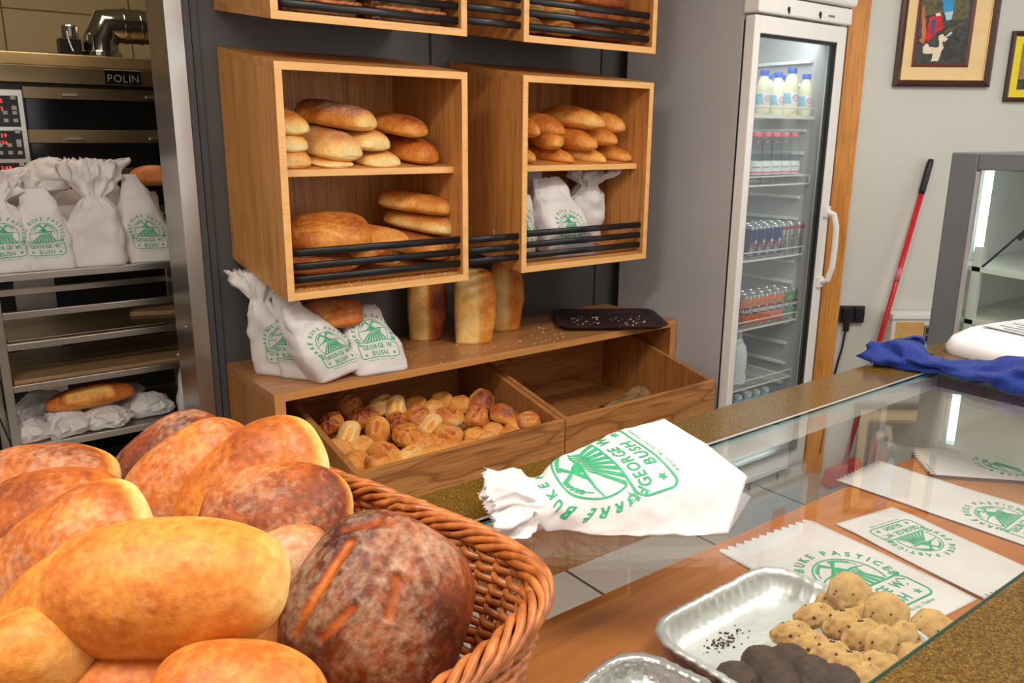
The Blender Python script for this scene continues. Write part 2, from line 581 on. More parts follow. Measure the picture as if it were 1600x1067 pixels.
def cloth_mat():
    m, nt, b = new_mat('blue_towel')
    tc = N(nt, 'ShaderNodeTexCoord')
    n = N(nt, 'ShaderNodeTexNoise')
    n.inputs['Scale'].default_value = 260
    n.inputs['Detail'].default_value = 3
    nt.links.new(tc.outputs['Object'], n.inputs['Vector'])
    r = ramp(nt, [(0.3, srgb(3, 26, 96)), (0.7, srgb(9, 50, 142))])
    nt.links.new(n.outputs['Fac'], r.inputs['Fac'])
    nt.links.new(r.outputs['Color'], b.inputs['Base Color'])
    b.inputs['Roughness'].default_value = 0.9
    b.inputs['Sheen Weight'].default_value = 0.1
    bp = N(nt, 'ShaderNodeBump')
    bp.inputs['Strength'].default_value = 0.6
    bp.inputs['Distance'].default_value = 0.003
    nt.links.new(n.outputs['Fac'], bp.inputs['Height'])
    nt.links.new(bp.outputs['Normal'], b.inputs['Normal'])


cloth_mat()

# ------------------------------------------------------------------ building helpers
def tag(o, label=None, cat=None, group=None, kind=None):
    if label:
        o['label'] = label
    if cat:
        o['category'] = cat
    if group:
        o['group'] = group
    if kind:
        o['kind'] = kind
    return o


def thing(name, label, cat, loc=(0, 0, 0), rot=(0, 0, 0), group=None):
    o = bpy.data.objects.new(name, None)
    o.empty_display_size = 0.05
    COL.objects.link(o)
    o.rotation_mode = 'XYZ'
    o.matrix_world = Matrix.Translation(loc) @ Euler(rot).to_matrix().to_4x4()
    return tag(o, label, cat, group)


def link_mesh(name, me, parent=None, world=True):
    o = bpy.data.objects.new(name, me)
    COL.objects.link(o)
    if parent is not None:
        o.parent = parent
        if world:
            q = parent
            mw = Matrix.Identity(4)
            while q is not None:
                mw = (Matrix.Translation(q.location) @ q.rotation_euler.to_matrix().to_4x4()) @ mw
                q = q.parent
            me.transform(mw.inverted())
    return o


def obj(name, bm, mat, parent=None, world=True, smooth=False, bevel=0.0, label=None, loc=None):
    """link a bmesh as ONE mesh object; world=True: the mesh was built in place in world coordinates"""
    bmesh.ops.recalc_face_normals(bm, faces=bm.faces)
    me = bpy.data.meshes.new(name)
    bm.to_mesh(me)
    bm.free()
    for m in (mat if isinstance(mat, (list, tuple)) else [mat]):
        me.materials.append(MATS[m])
    if smooth:
        for p in me.polygons:
            p.use_smooth = True
    if parent is None and loc is not None:
        me.transform(Matrix.Translation(-Vector(loc)))
    o = link_mesh(name, me, parent, world)
    if parent is None and loc is not None:
        o.location = loc
    if bevel:
        md = o.modifiers.new('bevel', 'BEVEL')
        md.width = bevel
        md.segments = 2
        md.limit_method = 'ANGLE'
        md.angle_limit = math.radians(40)
    if label:
        o['label'] = label
    return o


def auto_smooth(o, deg=35):
    me = o.data
    c = math.cos(math.radians(deg))
    bm = bmesh.new()
    bm.from_mesh(me)
    for f in bm.faces:
        f.smooth = True
    for e in bm.edges:
        if len(e.link_faces) == 2 and e.link_faces[0].normal.dot(e.link_faces[1].normal) < c:
            e.smooth = False
    bm.to_mesh(me)
    bm.free()
    return o


def hexa(bm, p, mi=0):
    """p: 8 points, bottom loop (4) then top loop (4)"""
    v = [bm.verts.new(Vector(q)) for q in p]
    for a in ((3, 2, 1, 0), (4, 5, 6, 7), (0, 1, 5, 4), (1, 2, 6, 5), (2, 3, 7, 6), (3, 0, 4, 7)):
        f = bm.faces.new([v[i] for i in a])
        f.material_index = mi
    return v


def box(bm, x0, x1, y0, y1, z0, z1, mi=0):
    return hexa(bm, [(x0, y0, z0), (x1, y0, z0), (x1, y1, z0), (x0, y1, z0), (x0, y0, z1), (x1, y0, z1), (x1, y1, z1), (x0, y1, z1)], mi)


def BM():
    return bmesh.new()


def bbox_obj(name, dims, mat, parent=None, **kw):
    bm = BM()
    box(bm, *dims)
    return obj(name, bm, mat, parent, **kw)


def poly(bm, pts, mi=0):
    f = bm.faces.new([bm.verts.new(Vector(p)) for p in pts])
    f.material_index = mi
    return f


def tube(bm, path, r, n=8, closed=False, cap=True, flat=None):
    """tube along a list of points; r number or list; flat=(ry, rz) unused"""
    P = [Vector(p) for p in path]
    m = len(P)
    rings = []
    up = Vector((0, 0, 1))
    prev = None
    for i in range(m):
        if closed:
            t = P[(i + 1) % m] - P[i - 1]
        else:
            t = P[min(i + 1, m - 1)] - P[max(i - 1, 0)]
        t.normalize()
        a = prev if prev is not None else (up if abs(t.z) < 0.9 else Vector((1, 0, 0)))
        b = t.cross(a)
        if b.length < 1e-6:
            b = t.cross(Vector((1, 0, 0)))
        b.normalize()
        a = b.cross(t).normalized()
        prev = a
        rr = r[i] if isinstance(r, (list, tuple)) else r
        rings.append([bm.verts.new(P[i] + (a * math.cos(2 * math.pi * k / n) + b * math.sin(2 * math.pi * k / n)) * rr) for k in range(n)])
    for i in range(m if closed else m - 1):
        A, B = rings[i], rings[(i + 1) % m]
        for k in range(n):
            bm.faces.new((A[k], A[(k + 1) % n], B[(k + 1) % n], B[k]))
    if cap and not closed:
        bm.faces.new(rings[0][::-1])
        bm.faces.new(rings[-1])
    return rings


def lathe(bm, prof, n=24, c=(0, 0, 0), mi=None):
    """prof: (r, z) list from bottom to top"""
    rings = []
    for r, z in prof:
        rings.append([bm.verts.new((c[0] + r * math.cos(2 * math.pi * k / n), c[1] + r * math.sin(2 * math.pi * k / n), c[2] + z)) for k in range(n)])
    for i in range(len(rings) - 1):
        for k in range(n):
            f = bm.faces.new((rings[i][k], rings[i][(k + 1) % n], rings[i + 1][(k + 1) % n], rings[i + 1][k]))
            if mi:
                f.material_index = mi[i]
    bm.faces.new(rings[0][::-1])
    f = bm.faces.new(rings[-1])
    if mi:
        f.material_index = mi[-1]
    return rings


def copy_tree(o, parent=None):
    c = o.copy()
    COL.objects.link(c)
    c.parent = parent
    for ch in list(o.children):
        copy_tree(ch, c)
    return c


ORD = ['first', 'second', 'third', 'fourth', 'fifth', 'sixth', 'seventh', 'eighth', 'ninth', 'tenth', 'eleventh', 'twelfth']


def spow(c, e):
    return math.copysign(abs(c) ** e, c)


def sstep(a, b, x):
    t = max(0.0, min(1.0, (x - a) / (b - a)))
    return t * t * (3 - 2 * t)


# ------------------------------------------------------------------ lettering
_chars = {}


def char_mesh(ch, bold=0.0):
    """triangles of one character at size 1, baseline 0: (verts, faces, advance)"""
    key = (ch, bold)
    if key in _chars:
        return _chars[key]
    cu = bpy.data.curves.new('lettering', 'FONT')
    cu.body = ch
    cu.size = 1.0
    cu.resolution_u = 3
    cu.offset = bold
    o = bpy.data.objects.new('lettering', cu)
    COL.objects.link(o)
    bpy.context.view_layer.update()
    dg = bpy.context.evaluated_depsgraph_get()
    me = o.evaluated_get(dg).to_mesh()
    vs = [(v.co.x, v.co.y) for v in me.vertices]
    fs = [tuple(p.vertices) for p in me.polygons]
    o.evaluated_get(dg).to_mesh_clear()
    bpy.data.objects.remove(o)
    bpy.data.curves.remove(cu)
    if vs:
        x0 = min(v[0] for v in vs)
        x1 = max(v[0] for v in vs)
        vs = [(v[0] - x0, v[1]) for v in vs]
        adv = x1 - x0
    else:
        adv = 0.30
    _chars[key] = (vs, fs, adv)
    return _chars[key]


class Flat:
    """2-D artwork made of faces"""

    def __init__(self):
        self.v, self.f = [], []

    def add(self, vs, fs):
        n = len(self.v)
        self.v += vs
        self.f += [tuple(i + n for i in f) for f in fs]

    def poly(self, pts):
        self.add(list(pts), [tuple(range(len(pts)))])

    def strip(self, pts, w, closed=False):
        m = len(pts)
        L, R = [], []
        for i in range(m):
            a = pts[(i - 1) % m] if (closed or i > 0) else pts[i]
            b = pts[(i + 1) % m] if (closed or i < m - 1) else pts[i]
            dx, dy = b[0] - a[0], b[1] - a[1]
            l = math.hypot(dx, dy) or 1
            nx, ny = -dy / l, dx / l
            ww = (w[i] if isinstance(w, (list, tuple)) else w) / 2
            L.append((pts[i][0] + nx * ww, pts[i][1] + ny * ww))
            R.append((pts[i][0] - nx * ww, pts[i][1] - ny * ww))
        n = m if closed else m - 1
        self.add(L + R, [(i, (i + 1) % m, m + (i + 1) % m, m + i) for i in range(n)])

    def text(self, s, x, y, size, align='c', gap=0.12, bold=0.0, sx=1.0):
        adv = [char_mesh(c, bold)[2] * size * sx for c in s]
        tot = sum(adv) + gap * size * (len(s) - 1)
        cx = x - (tot / 2 if align == 'c' else 0)
        for c, a in zip(s, adv):
            vs, fs, _ = char_mesh(c, bold)
            self.add([(cx + v[0] * size * sx, y + v[1] * size) for v in vs], fs)
            cx += a + gap * size

    def arc_text(self, s, cx, cy, r, a0, a1, size, bold=0.0, sx=1.0):
        """along a circle clockwise from a0 to a1 (degrees)"""
        adv = [char_mesh(c, bold)[2] * size * sx for c in s]
        span = math.radians(a0 - a1) * r
        gap = (span - sum(adv)) / (len(s) - 1)
        pos = 0
        for c, a in zip(s, adv):
            vs, fs, _ = char_mesh(c, bold)
            th = math.radians(a0) - (pos + a / 2) / r
            ux, uy = math.sin(th), -math.cos(th)
            out = []
            for v in vs:
                lx, ly = (v[0] * size * sx - a / 2), v[1] * size
                out.append((cx + math.cos(th) * (r + ly) + ux * lx, cy + math.sin(th) * (r + ly) + uy * lx))
            self.add(out, fs)
            pos += a + gap

    def star(self, x, y, r, outline=0.0, rot=90):
        p = [(x + (r if k % 2 == 0 else r * 0.42) * math.cos(math.radians(rot + 36 * k)), y + (r if k % 2 == 0 else r * 0.42) * math.sin(math.radians(rot + 36 * k))) for k in range(10)]
        if outline:
            self.strip(p, outline, True)
        else:
            self.add([(x, y)] + p, [(0, 1 + k, 1 + (k + 1) % 10) for k in range(10)])

    def cut(self, dx, dy):
        """split faces along a regular grid so that the artwork can follow a curved sheet"""
        bm = bmesh.new()
        vs = [bm.verts.new((a, b, 0)) for a, b in self.v]
        for f in self.f:
            try:
                bm.faces.new([vs[i] for i in f])
            except ValueError:
                pass
        xs = [v[0] for v in self.v]
        ys = [v[1] for v in self.v]
        for lo, hi, d, no in ((min(xs), max(xs), dx, (1, 0, 0)), (min(ys), max(ys), dy, (0, 1, 0))):
            k = math.ceil(lo / d)
            while k * d < hi:
                bmesh.ops.bisect_plane(bm, geom=bm.verts[:] + bm.edges[:] + bm.faces[:], dist=1e-6, plane_co=(k * d * no[0], k * d * no[1], 0), plane_no=no)
                k += 1
        bm.verts.index_update()
        self.v = [(v.co.x, v.co.y) for v in bm.verts]
        self.f = [tuple(v.index for v in f.verts) for f in bm.faces]
        bm.free()
        return self


def make_logo():
    """the bakery's green stamp; the banner is 1 unit wide, its foot at y = 0"""
    L = Flat()
    cy = 0.60
    L.arc_text('FURRË BUKE PASTICERI', 0, cy, 0.455, 214, -34, 0.135, bold=0.028, sx=0.95)
    # round medallion with fields, windmill and wheat
    arc = [(0.37 * math.cos(math.radians(a)), cy + 0.37 * math.sin(math.radians(a))) for a in range(-28, 209, 6)]
    L.strip(arc, 0.018)
    apex = (-0.06, cy + 0.10)
    for k in range(8):
        a0, a1 = -0.34 + k * 0.085, -0.34 + k * 0.085 + 0.048
        yb = lambda x: cy - 0.16 - 0.05 * math.cos(x * 4)
        pts = [(a0, yb(a0)), (a1, yb(a1))]
        m1 = ((a1 + apex[0]) / 2 + 0.06 + 0.03 * k / 8, (yb(a1) + apex[1]) / 2 + 0.03)
        m0 = ((a0 + apex[0]) / 2 + 0.045 + 0.03 * k / 8, (yb(a0) + apex[1]) / 2 + 0.03)
        e1 = (apex[0] + 0.02 + k * 0.038, apex[1] - 0.02 + 0.004 * k)
        e0 = (e1[0] - 0.016, e1[1])
        L.add([pts[0], pts[1], m1, m0, e1, e0], [(0, 1, 2, 3), (3, 2, 4, 5)])
    hill = [(-0.36, cy + 0.06), (-0.25, cy + 0.10), (-0.12, cy + 0.115), (0.02, cy + 0.10), (0.18, cy + 0.12), (0.33, cy + 0.09)]
    L.strip(hill, [0.01, 0.022, 0.03, 0.03, 0.024, 0.01])
    # mill tower and four sails
    L.poly([(-0.045, cy + 0.10), (0.045, cy + 0.10), (0.022, cy + 0.21), (-0.022, cy + 0.21)])
    for q in range(4):
        a = math.radians(35 + 90 * q)
        c, s = math.cos(a), math.sin(a)
        R = lambda x, y: (c * x - s * y, cy + 0.215 + s * x + c * y)
        L.poly([R(0, -0.012), R(0.15, -0.012), R(0.15, 0.03), R(0.05, 0.03), R(0.0, 0.012)])
    # wheat ears
    for s in (-1, 1):
        st = [(s * (0.10 + 0.05 * t), cy + 0.30 - 0.16 * t - 0.03 * t * t) for t in (0, .5, 1)]
        pts = [(s * 0.30 * math.cos(math.radians(a)), cy + 0.04 + 0.28 * math.sin(math.radians(a))) for a in range(20, 82, 10)]
        L.strip(pts, 0.012)
        for k in range(5):
            a = math.radians(34 + 9 * k)
            bx, by = s * 0.30 * math.cos(a), cy + 0.04 + 0.28 * math.sin(a)
            for q in (-1, 1):
                tx, ty = -s * math.sin(a), math.cos(a)
                nx, ny = q * math.cos(a) * s, q * math.sin(a)
                L.poly([(bx, by), (bx + tx * 0.03 + nx * 0.022, by + ty * 0.03 + ny * 0.022), (bx + tx * 0.065 + nx * 0.018, by + ty * 0.065 + ny * 0.018), (bx + tx * 0.035 + nx * 0.002, by + ty * 0.035 + ny * 0.002)])
    L.star(-0.46, cy - 0.16, 0.062, 0.012)
    L.star(0.46, cy - 0.16, 0.062, 0.012)
    # banner
    def rr(x0, x1, y0, y1, r):
        p = []
        for cx, cyy, a0 in ((x1 - r, y1 - r, 0), (x0 + r, y1 - r, 90), (x0 + r, y0 + r, 180), (x1 - r, y0 + r, 270)):
            p += [(cx + r * math.cos(math.radians(a0 + 15 * k)), cyy + r * math.sin(math.radians(a0 + 15 * k))) for k in range(7)]
        return p
    L.strip(rr(-0.5, 0.5, 0.0, 0.40, 0.10), 0.022, True)
    L.text('GEORGE W.', 0, 0.222, 0.165, bold=0.022, gap=0.10, sx=0.80)
    L.text('BUSH', 0, 0.045, 0.165, bold=0.022, gap=0.12, sx=0.92)
    L.star(-0.36, 0.10, 0.055)
    L.star(0.36, 0.10, 0.055)
    L.text('Adresa: Rr. Kroji i Fushes', 0, -0.085, 0.062, gap=0.12)
    return L.cut(0.06, 0.06)


LOGO = make_logo()


# ------------------------------------------------------------------ paper bags
def keyval(keys, t):
    for a, b in zip(keys, keys[1:]):
        if t <= b[0]:
            u = (t - a[0]) / max(1e-9, b[0] - a[0])
            u = u * u * (3 - 2 * u) * 0.5 + u * 0.5
            return [x + (y - x) * u for x, y in zip(a[1:], b[1:])]
    return list(keys[-1][1:])


def bag_mesh(name, keys, nu=84, nv=46, seed=1, crumple=0.006, freq=22, logo=None, floor=0.0, serr=0.004, pleats=9):
    """a paper sack: closed tube over keys (t, width, depth, offset_x, offset_y, z, squareness, crumple, pleat);
    front faces -y; logo = (banner width, x, height of its foot along the sheet)"""
    G = np.zeros((nv + 1, nu, 3))
    sd = Vector((seed * 3.17, seed * 1.31, seed * 2.23))
    rnd = random.Random(seed)
    ph = rnd.random() * 6
    for j in range(nv + 1):
        t = j / nv
        w, d, ox, oy, z, sq, cr, pl = keyval(keys, t)
        for i in range(nu):
            a = -math.pi / 2 + 2 * math.pi * i / nu
            c, s = math.cos(a), math.sin(a)
            x = w / 2 * spow(c, 2 / sq)
            y = d / 2 * spow(s, 2 / sq)
            if pl:
                k = 1 + pl * math.cos(pleats * a + ph + 1.5 * math.sin(3 * t * 6 + ph)) + 0.5 * pl * math.cos((pleats * 2 + 3) * a + 2 * ph)
                x *= k
                y *= k
            zz = z
            if j == nv:
                zz += serr * (1 if i % 2 else -1)
            p = Vector((x + ox, y + oy, zz))
            q = p * freq + sd
            n = noise.noise_vector(q * 0.45) * 1.0 + noise.noise_vector(q) * 0.55
            rid = abs(noise.noise(q * 0.6 + Vector((7, 3, 1))))
            dv = noise.voronoi(q * 0.42 + n * 0.25)[0]
            rid += 0.9 * min(0.5, dv[1] - dv[0])
            amp = crumple * cr
            rad = Vector((c, s, 0))
            p += n * amp * 1.1 + rad * (rid - 0.35) * amp * 2.4
            if p.z < floor:
                p.z = floor
            G[j, i] = p
    return sack_from_grid(name, G, logo)


def sack_from_grid(name, G, logo=None, close_bottom=True, eps=0.0007):
    nv, nu = G.shape[0] - 1, G.shape[1]
    verts = [tuple(p) for p in G.reshape(-1, 3)]
    faces, mi = [], []
    for j in range(nv):
        for i in range(nu):
            faces.append((j * nu + i, j * nu + (i + 1) % nu, (j + 1) * nu + (i + 1) % nu, (j + 1) * nu + i))
            mi.append(0)
    if close_bottom:
        c = len(verts)
        verts.append(tuple(G[0].mean(axis=0)))
        for i in range(nu):
            faces.append((c, (i + 1) % nu, i))
            mi.append(0)
    if logo:
        lw, lx0, lz0 = logo[:3]
        # sheet height along the front column
        fr = G[:, 0]
        cum = np.concatenate([[0], np.cumsum(np.linalg.norm(np.diff(fr, axis=0), axis=1))])
        arcs = []
        for j in range(nv + 1):
            ring = G[j]
            dl = np.linalg.norm(np.roll(ring, -1, axis=0) - ring, axis=1)
            right = np.concatenate([[0], np.cumsum(dl[:nu // 2])])
            left = np.concatenate([[0], np.cumsum(dl[::-1][:nu // 2])])
            arcs.append((right, left))

        def onrow(j, x):
            right, left = arcs[j]
            if x >= 0:
                f = np.interp(x, right, np.arange(len(right)))
            else:
                f = -np.interp(-x, left, np.arange(len(left)))
            i = math.floor(f)
            u = f - i
            return G[j, i % nu] * (1 - u) + G[j, (i + 1) % nu] * u, i

        base = len(verts)
        for x, y in LOGO.v:
            X, Y = x * lw + lx0, y * lw + lz0
            f = float(np.interp(Y, cum, np.arange(nv + 1)))
            j = min(nv - 1, int(f))
            u = f - j
            p0, i0 = onrow(j, X)
            p1, i1 = onrow(j + 1, X)
            p = p0 * (1 - u) + p1 * u
            a = G[j, (i0 + 1) % nu] - G[j, (i0 - 1) % nu]
            b = G[j + 1, i0 % nu] - G[max(0, j - 1), i0 % nu]
            n = np.cross(a, b)
            n /= (np.linalg.norm(n) + 1e-12)
            verts.append(tuple(p + n * eps))
        for f in LOGO.f:
            faces.append(tuple(i + base for i in f))
            mi.append(1)
    me = bpy.data.meshes.new(name)
    me.from_pydata(verts, [], faces)
    me.materials.append(MATS['bag_paper'])
    me.materials.append(MATS['green_ink'])
    me.polygons.foreach_set('material_index', mi)
    me.polygons.foreach_set('use_smooth', [False] * len(mi))
    me.update()
    # smooth paper with sharp creases
    me.polygons.foreach_set('use_smooth', [True] * len(mi))
    return me


def place(name, me, label, cat, loc, rot=(0, 0, 0), group=None, scale=None):
    o = bpy.data.objects.new(name, me)
    COL.objects.link(o)
    o.location = loc
    o.rotation_euler = rot
    if scale:
        o.scale = scale
    return tag(o, label, cat, group)


# ------------------------------------------------------------------ bread
def bread_mesh(name, L, W_, H_, seed=0, ex=0.85, er=0.75, ec=1.0, flat=0.3, bump=0.05, bfreq=12, top=0.55, side=0.3, base=0.2, ends=0.0,
               flour=0.0, rise=(0.1, 0.85), scores=(), bend=0.0, taper=0.0, nu=40, nv=36, patch=0.0, lowsq=1.0, spots=(), fine=0.0):
    """an oven loaf: length along x, resting on z = 0; scores = (x0, y0, x1, y1, width, depth, paler) in plan"""
    sd = Vector((seed * 5.13, seed * 2.71, seed * 1.37))
    verts, br, fl = [], [], []
    hu, hl = H_ * (1 - flat), H_ * flat
    for i in range(nu + 1):
        th = math.pi * i / nu
        th = th - 0.12 * math.sin(2 * th)
        cx = spow(math.cos(th), ex)
        r = abs(math.sin(th)) ** er
        for k in range(nv):
            ph = 2 * math.pi * k / nv
            c, s = math.cos(ph), math.sin(ph)
            x = L / 2 * cx
            tp = 1.0 - taper * cx
            if s >= 0:
                y = W_ / 2 * r * spow(c, ec) * tp
                z = hl + hu * r * abs(s) ** ec * tp
            else:
                y = W_ / 2 * r * spow(c, ec * lowsq) * tp
                z = hl - hl * r * abs(s) ** (ec * lowsq)
            y += bend * (cx * cx)
            p = Vector((x, y, z))
            q = p * bfreq + sd
            n = noise.noise(q) + 0.45 * noise.noise(q * 2.3) + fine * noise.noise(q * 6)
            ctr = Vector((x * 0.7, bend * cx * cx, hl))
            dirv = (p - ctr)
            if dirv.length > 1e-6:
                dirv.normalize()
            p += dirv * n * bump * H_ * (1 if s > -0.2 else 0.3)
            zr = (s * r)
            b = base + (side - base) * sstep(-0.7, 0.1, zr) + (top - side) * sstep(rise[0], rise[1], zr)
            b += ends * sstep(0.72, 1.0, abs(cx)) * (1 if s > -0.3 else 0.3)
            b += patch * noise.noise(q * 0.55 + Vector((9, 2, 4)))
            f = flour * sstep(-0.1, 0.7, zr)
            for (x0, y0, x1, y1, w, d, pale) in scores:
                if s <= 0.02:
                    continue
                ax, ay = x0 * L, y0 * W_
                bx, by = x1 * L, y1 * W_
                wx, wy = bx - ax, by - ay
                tt = max(0.0, min(1.0, ((p.x - ax) * wx + (p.y - ay) * wy) / (wx * wx + wy * wy)))
                dx, dy = p.x - (ax + wx * tt), p.y - (ay + wy * tt)
                dist = math.hypot(dx, dy) / w
                g = math.exp(-dist * dist)
                e = math.exp(-((dist - 1.7) / 0.6) ** 2)
                p.z += -d * g + 0.6 * d * e
                b += -pale * g + 0.35 * pale * e
                f *= 1 - 0.8 * g
            for (sx, sy, sr, pale) in spots:
                if s <= 0:
                    continue
                dist = math.hypot((p.x - sx * L), (p.y - sy * W_)) / sr
                b -= pale * math.exp(-dist ** 4)
            verts.append(p)
            br.append(b)
            fl.append(f)
    zmin = min(v.z for v in verts)
    verts = [(v.x, v.y, v.z - zmin) for v in verts]
    faces = []
    for i in range(nu):
        for k in range(nv):
            a = (i * nv + k, i * nv + (k + 1) % nv, (i + 1) * nv + (k + 1) % nv, (i + 1) * nv + k)
            faces.append(a[::-1])
    me = bpy.data.meshes.new(name)
    me.from_pydata(verts, [], faces)
    me.materials.append(MATS['bread_crust'])
    me.polygons.foreach_set('use_smooth', [True] * len(faces))
    at_ = me.attributes.new('brown', 'FLOAT', 'POINT')
    at_.data.foreach_set('value', br)
    at_ = me.attributes.new('flour', 'FLOAT', 'POINT')
    at_.data.foreach_set('value', fl)
    me.update()
    return me

# ------------------------------------------------------------------ the room
def structure(name, dims, mat, **kw):
    o = bbox_obj(name, dims, mat, **kw)
    o['kind'] = 'structure'
    return o


structure('floor', (-3.2, 6.2, -3.2, 5.3, -0.06, 0.0), 'floor_tile')
structure('ceiling', (-3.2, 6.2, -3.2, 2.8, 2.9, 2.98), 'ceiling_paint')
structure('ceiling_kitchen', (-1.6, 2.6, 2.8, 5.3, 2.9, 2.98), 'ceiling_paint')
structure('wall_left', (-1.5, -1.4, -3.2, 2.7, 0, 2.9), 'wall_paint')  # unseen side wall, set close in to cut sky light reaching the kitchen
# dark panelled back wall, with the kitchen opening on its left
structure('wall_back', (0.79, 3.6, 2.70, 2.80, 0, 2.9), 'dark_panel')
structure('wall_back_left', (-1.4, -0.1, 2.70, 2.80, 0, 2.9), 'dark_panel')
structure('wall_back_lintel', (-0.1, 0.79, 2.70, 2.80, 2.10, 2.9), 'dark_panel')
structure('wall_kitchen_far', (-1.6, 2.6, 5.2, 5.3, 0, 2.9), 'kitchen_tile')
structure('wall_kitchen_left', (-1.7, -1.6, 2.8, 5.3, 0, 2.9), 'wall_paint')
structure('wall_kitchen_right', (2.6, 2.7, 2.8, 5.3, 0, 2.9), 'wall_paint')
# seams of the dark panelling and its dark edge trims beside the steel jamb
n_ = 0
for px, py in ((672, 80), (933, 300)):
    x = at(px, py, 'y', 2.70).x
    n_ += 1
    structure('trim_%d' % n_, (x - 0.004, x + 0.004, 2.697, 2.702, 0.8, 2.9), 'seam_black')
structure('trim_3', (0.786, 0.806, 2.672, 2.702, 0, 2.9), 'dark_trim')
structure('trim_4', (0.812, 0.832, 2.684, 2.702, 0, 2.9), 'dark_trim')
# steel jamb of the kitchen opening
bm = BM()
box(bm, 0.732, 0.783, 2.665, 2.86, 0, 2.10)
for z in (1.79, 0.93, 1.35):
    lathe(bm, [(0.003, 0), (0.003, 0.001)], 8, (0.731, 2.74, z))
structure_jamb = obj('trim_5', bm, 'steel', bevel=0.002)
structure_jamb['kind'] = 'structure'
structure_jamb['label'] = 'brushed steel jamb of the kitchen opening'

# oblique grey wall on the right: from beside the fridge towards the shop front
WU = Vector((0.797, -0.605, 0)).normalized()
WN = Vector((-0.605, -0.797, 0)).normalized()
WP = Vector((3.45, 1.97, 0))


def wl(u, off, z):
    """point of the right wall: u along it, off in front of it"""
    p = WP + WU * u + WN * off
    return Vector((p.x, p.y, z))


def wpx(px, py, off=0.0):
    d = CR * (px - 800.0) + CD * (py - 533.5) + CF * FPX
    t = ((WP + WN * off) - EYE).dot(WN) / d.dot(WN)
    p = EYE + d * t
    return (p - WP).dot(WU), p.z


def wbox(bm, u0, u1, o0, o1, z0, z1, mi=0):
    return hexa(bm, [wl(u0, o1, z0), wl(u1, o1, z0), wl(u1, o0, z0), wl(u0, o0, z0), wl(u0, o1, z1), wl(u1, o1, z1), wl(u1, o0, z1), wl(u0, o0, z1)], mi)


bm = BM()
wbox(bm, -0.3, 3.4, -0.1, 0.0, 0, 2.9)
o = obj('wall_right', bm, 'wall_paint')
o['kind'] = 'structure'
# orange wooden post covering the joint beside the fridge
bm = BM()
wbox(bm, -0.16, -0.075, 0.0, 0.03, 0, 2.6)
o = obj('trim_6', bm, 'orange_post_wood', bevel=0.002)
o['kind'] = 'structure'
o['label'] = 'orange varnished wooden post beside the fridge'


def lamp(name, x, y, sx, sy, label):
    t = thing(name, label, 'ceiling lamp', (x, y, 2.9))
    bm = BM()
    box(bm, x - sx / 2 - 0.02, x + sx / 2 + 0.02, y - sy / 2 - 0.02, y + sy / 2 + 0.02, 2.862, 2.9)
    obj('lamp_frame', bm, 'fridge_white', t)
    bm = BM()
    box(bm, x - sx / 2, x + sx / 2, y - sy / 2, y + sy / 2, 2.858, 2.862)
    obj('diffuser', bm, 'lamp_panel', t)


lamp('ceiling_lamp', 0.9, -0.2, 1.2, 0.3, 'white panel lamp on the shop ceiling above the counter')
lamp('ceiling_lamp', 2.2, 0.5, 1.2, 0.3, 'white panel lamp on the shop ceiling above the fridge aisle')
lamp('ceiling_lamp', -0.55, 0.7, 1.2, 0.3, 'leftmost white panel lamp on the shop ceiling')
lamp('ceiling_lamp', 0.55, 3.75, 0.6, 0.6, 'square warm panel lamp on the kitchen ceiling')

# ------------------------------------------------------------------ wall-hung display boxes
YF, YB, RISE, BH, TH = 2.24, 2.694, 0.070, 0.663, 0.022


def shear_panel(bm, x0, x1, y0, y1, z0, z1, mi_front=1):
    """board whose level follows the slope of the box; z given at the front plane"""
    k = RISE / (YB - YF)
    a, b = (y0 - YF) * k, (y1 - YF) * k
    p = [(x0, y0, z0 + a), (x1, y0, z0 + a), (x1, y1, z0 + b), (x0, y1, z0 + b), (x0, y0, z1 + a), (x1, y0, z1 + a), (x1, y1, z1 + b), (x0, y1, z1 + b)]
    v = [bm.verts.new(q) for q in p]
    for i, f in enumerate(((3, 2, 1, 0), (4, 5, 6, 7), (0, 1, 5, 4), (1, 2, 6, 5), (2, 3, 7, 6), (3, 0, 4, 7))):
        fc = bm.faces.new([v[j] for j in f])
        fc.material_index = mi_front if i == 2 else 0


def bar_bm(x0, x1, y, z):
    bm = BM()
    n = 12
    for xx in (x0, x1):
        pass
    ring = lambda x: [bm.verts.new((x, y + 0.0075 * spow(math.cos(2 * math.pi * k / n), 0.7), z + 0.0115 * spow(math.sin(2 * math.pi * k / n), 0.7))) for k in range(n)]
    a, b = ring(x0), ring(x1)
    for k in range(n):
        bm.faces.new((a[k], a[(k + 1) % n], b[(k + 1) % n], b[k]))
    bm.faces.new(a[::-1])
    bm.faces.new(b)
    return bm


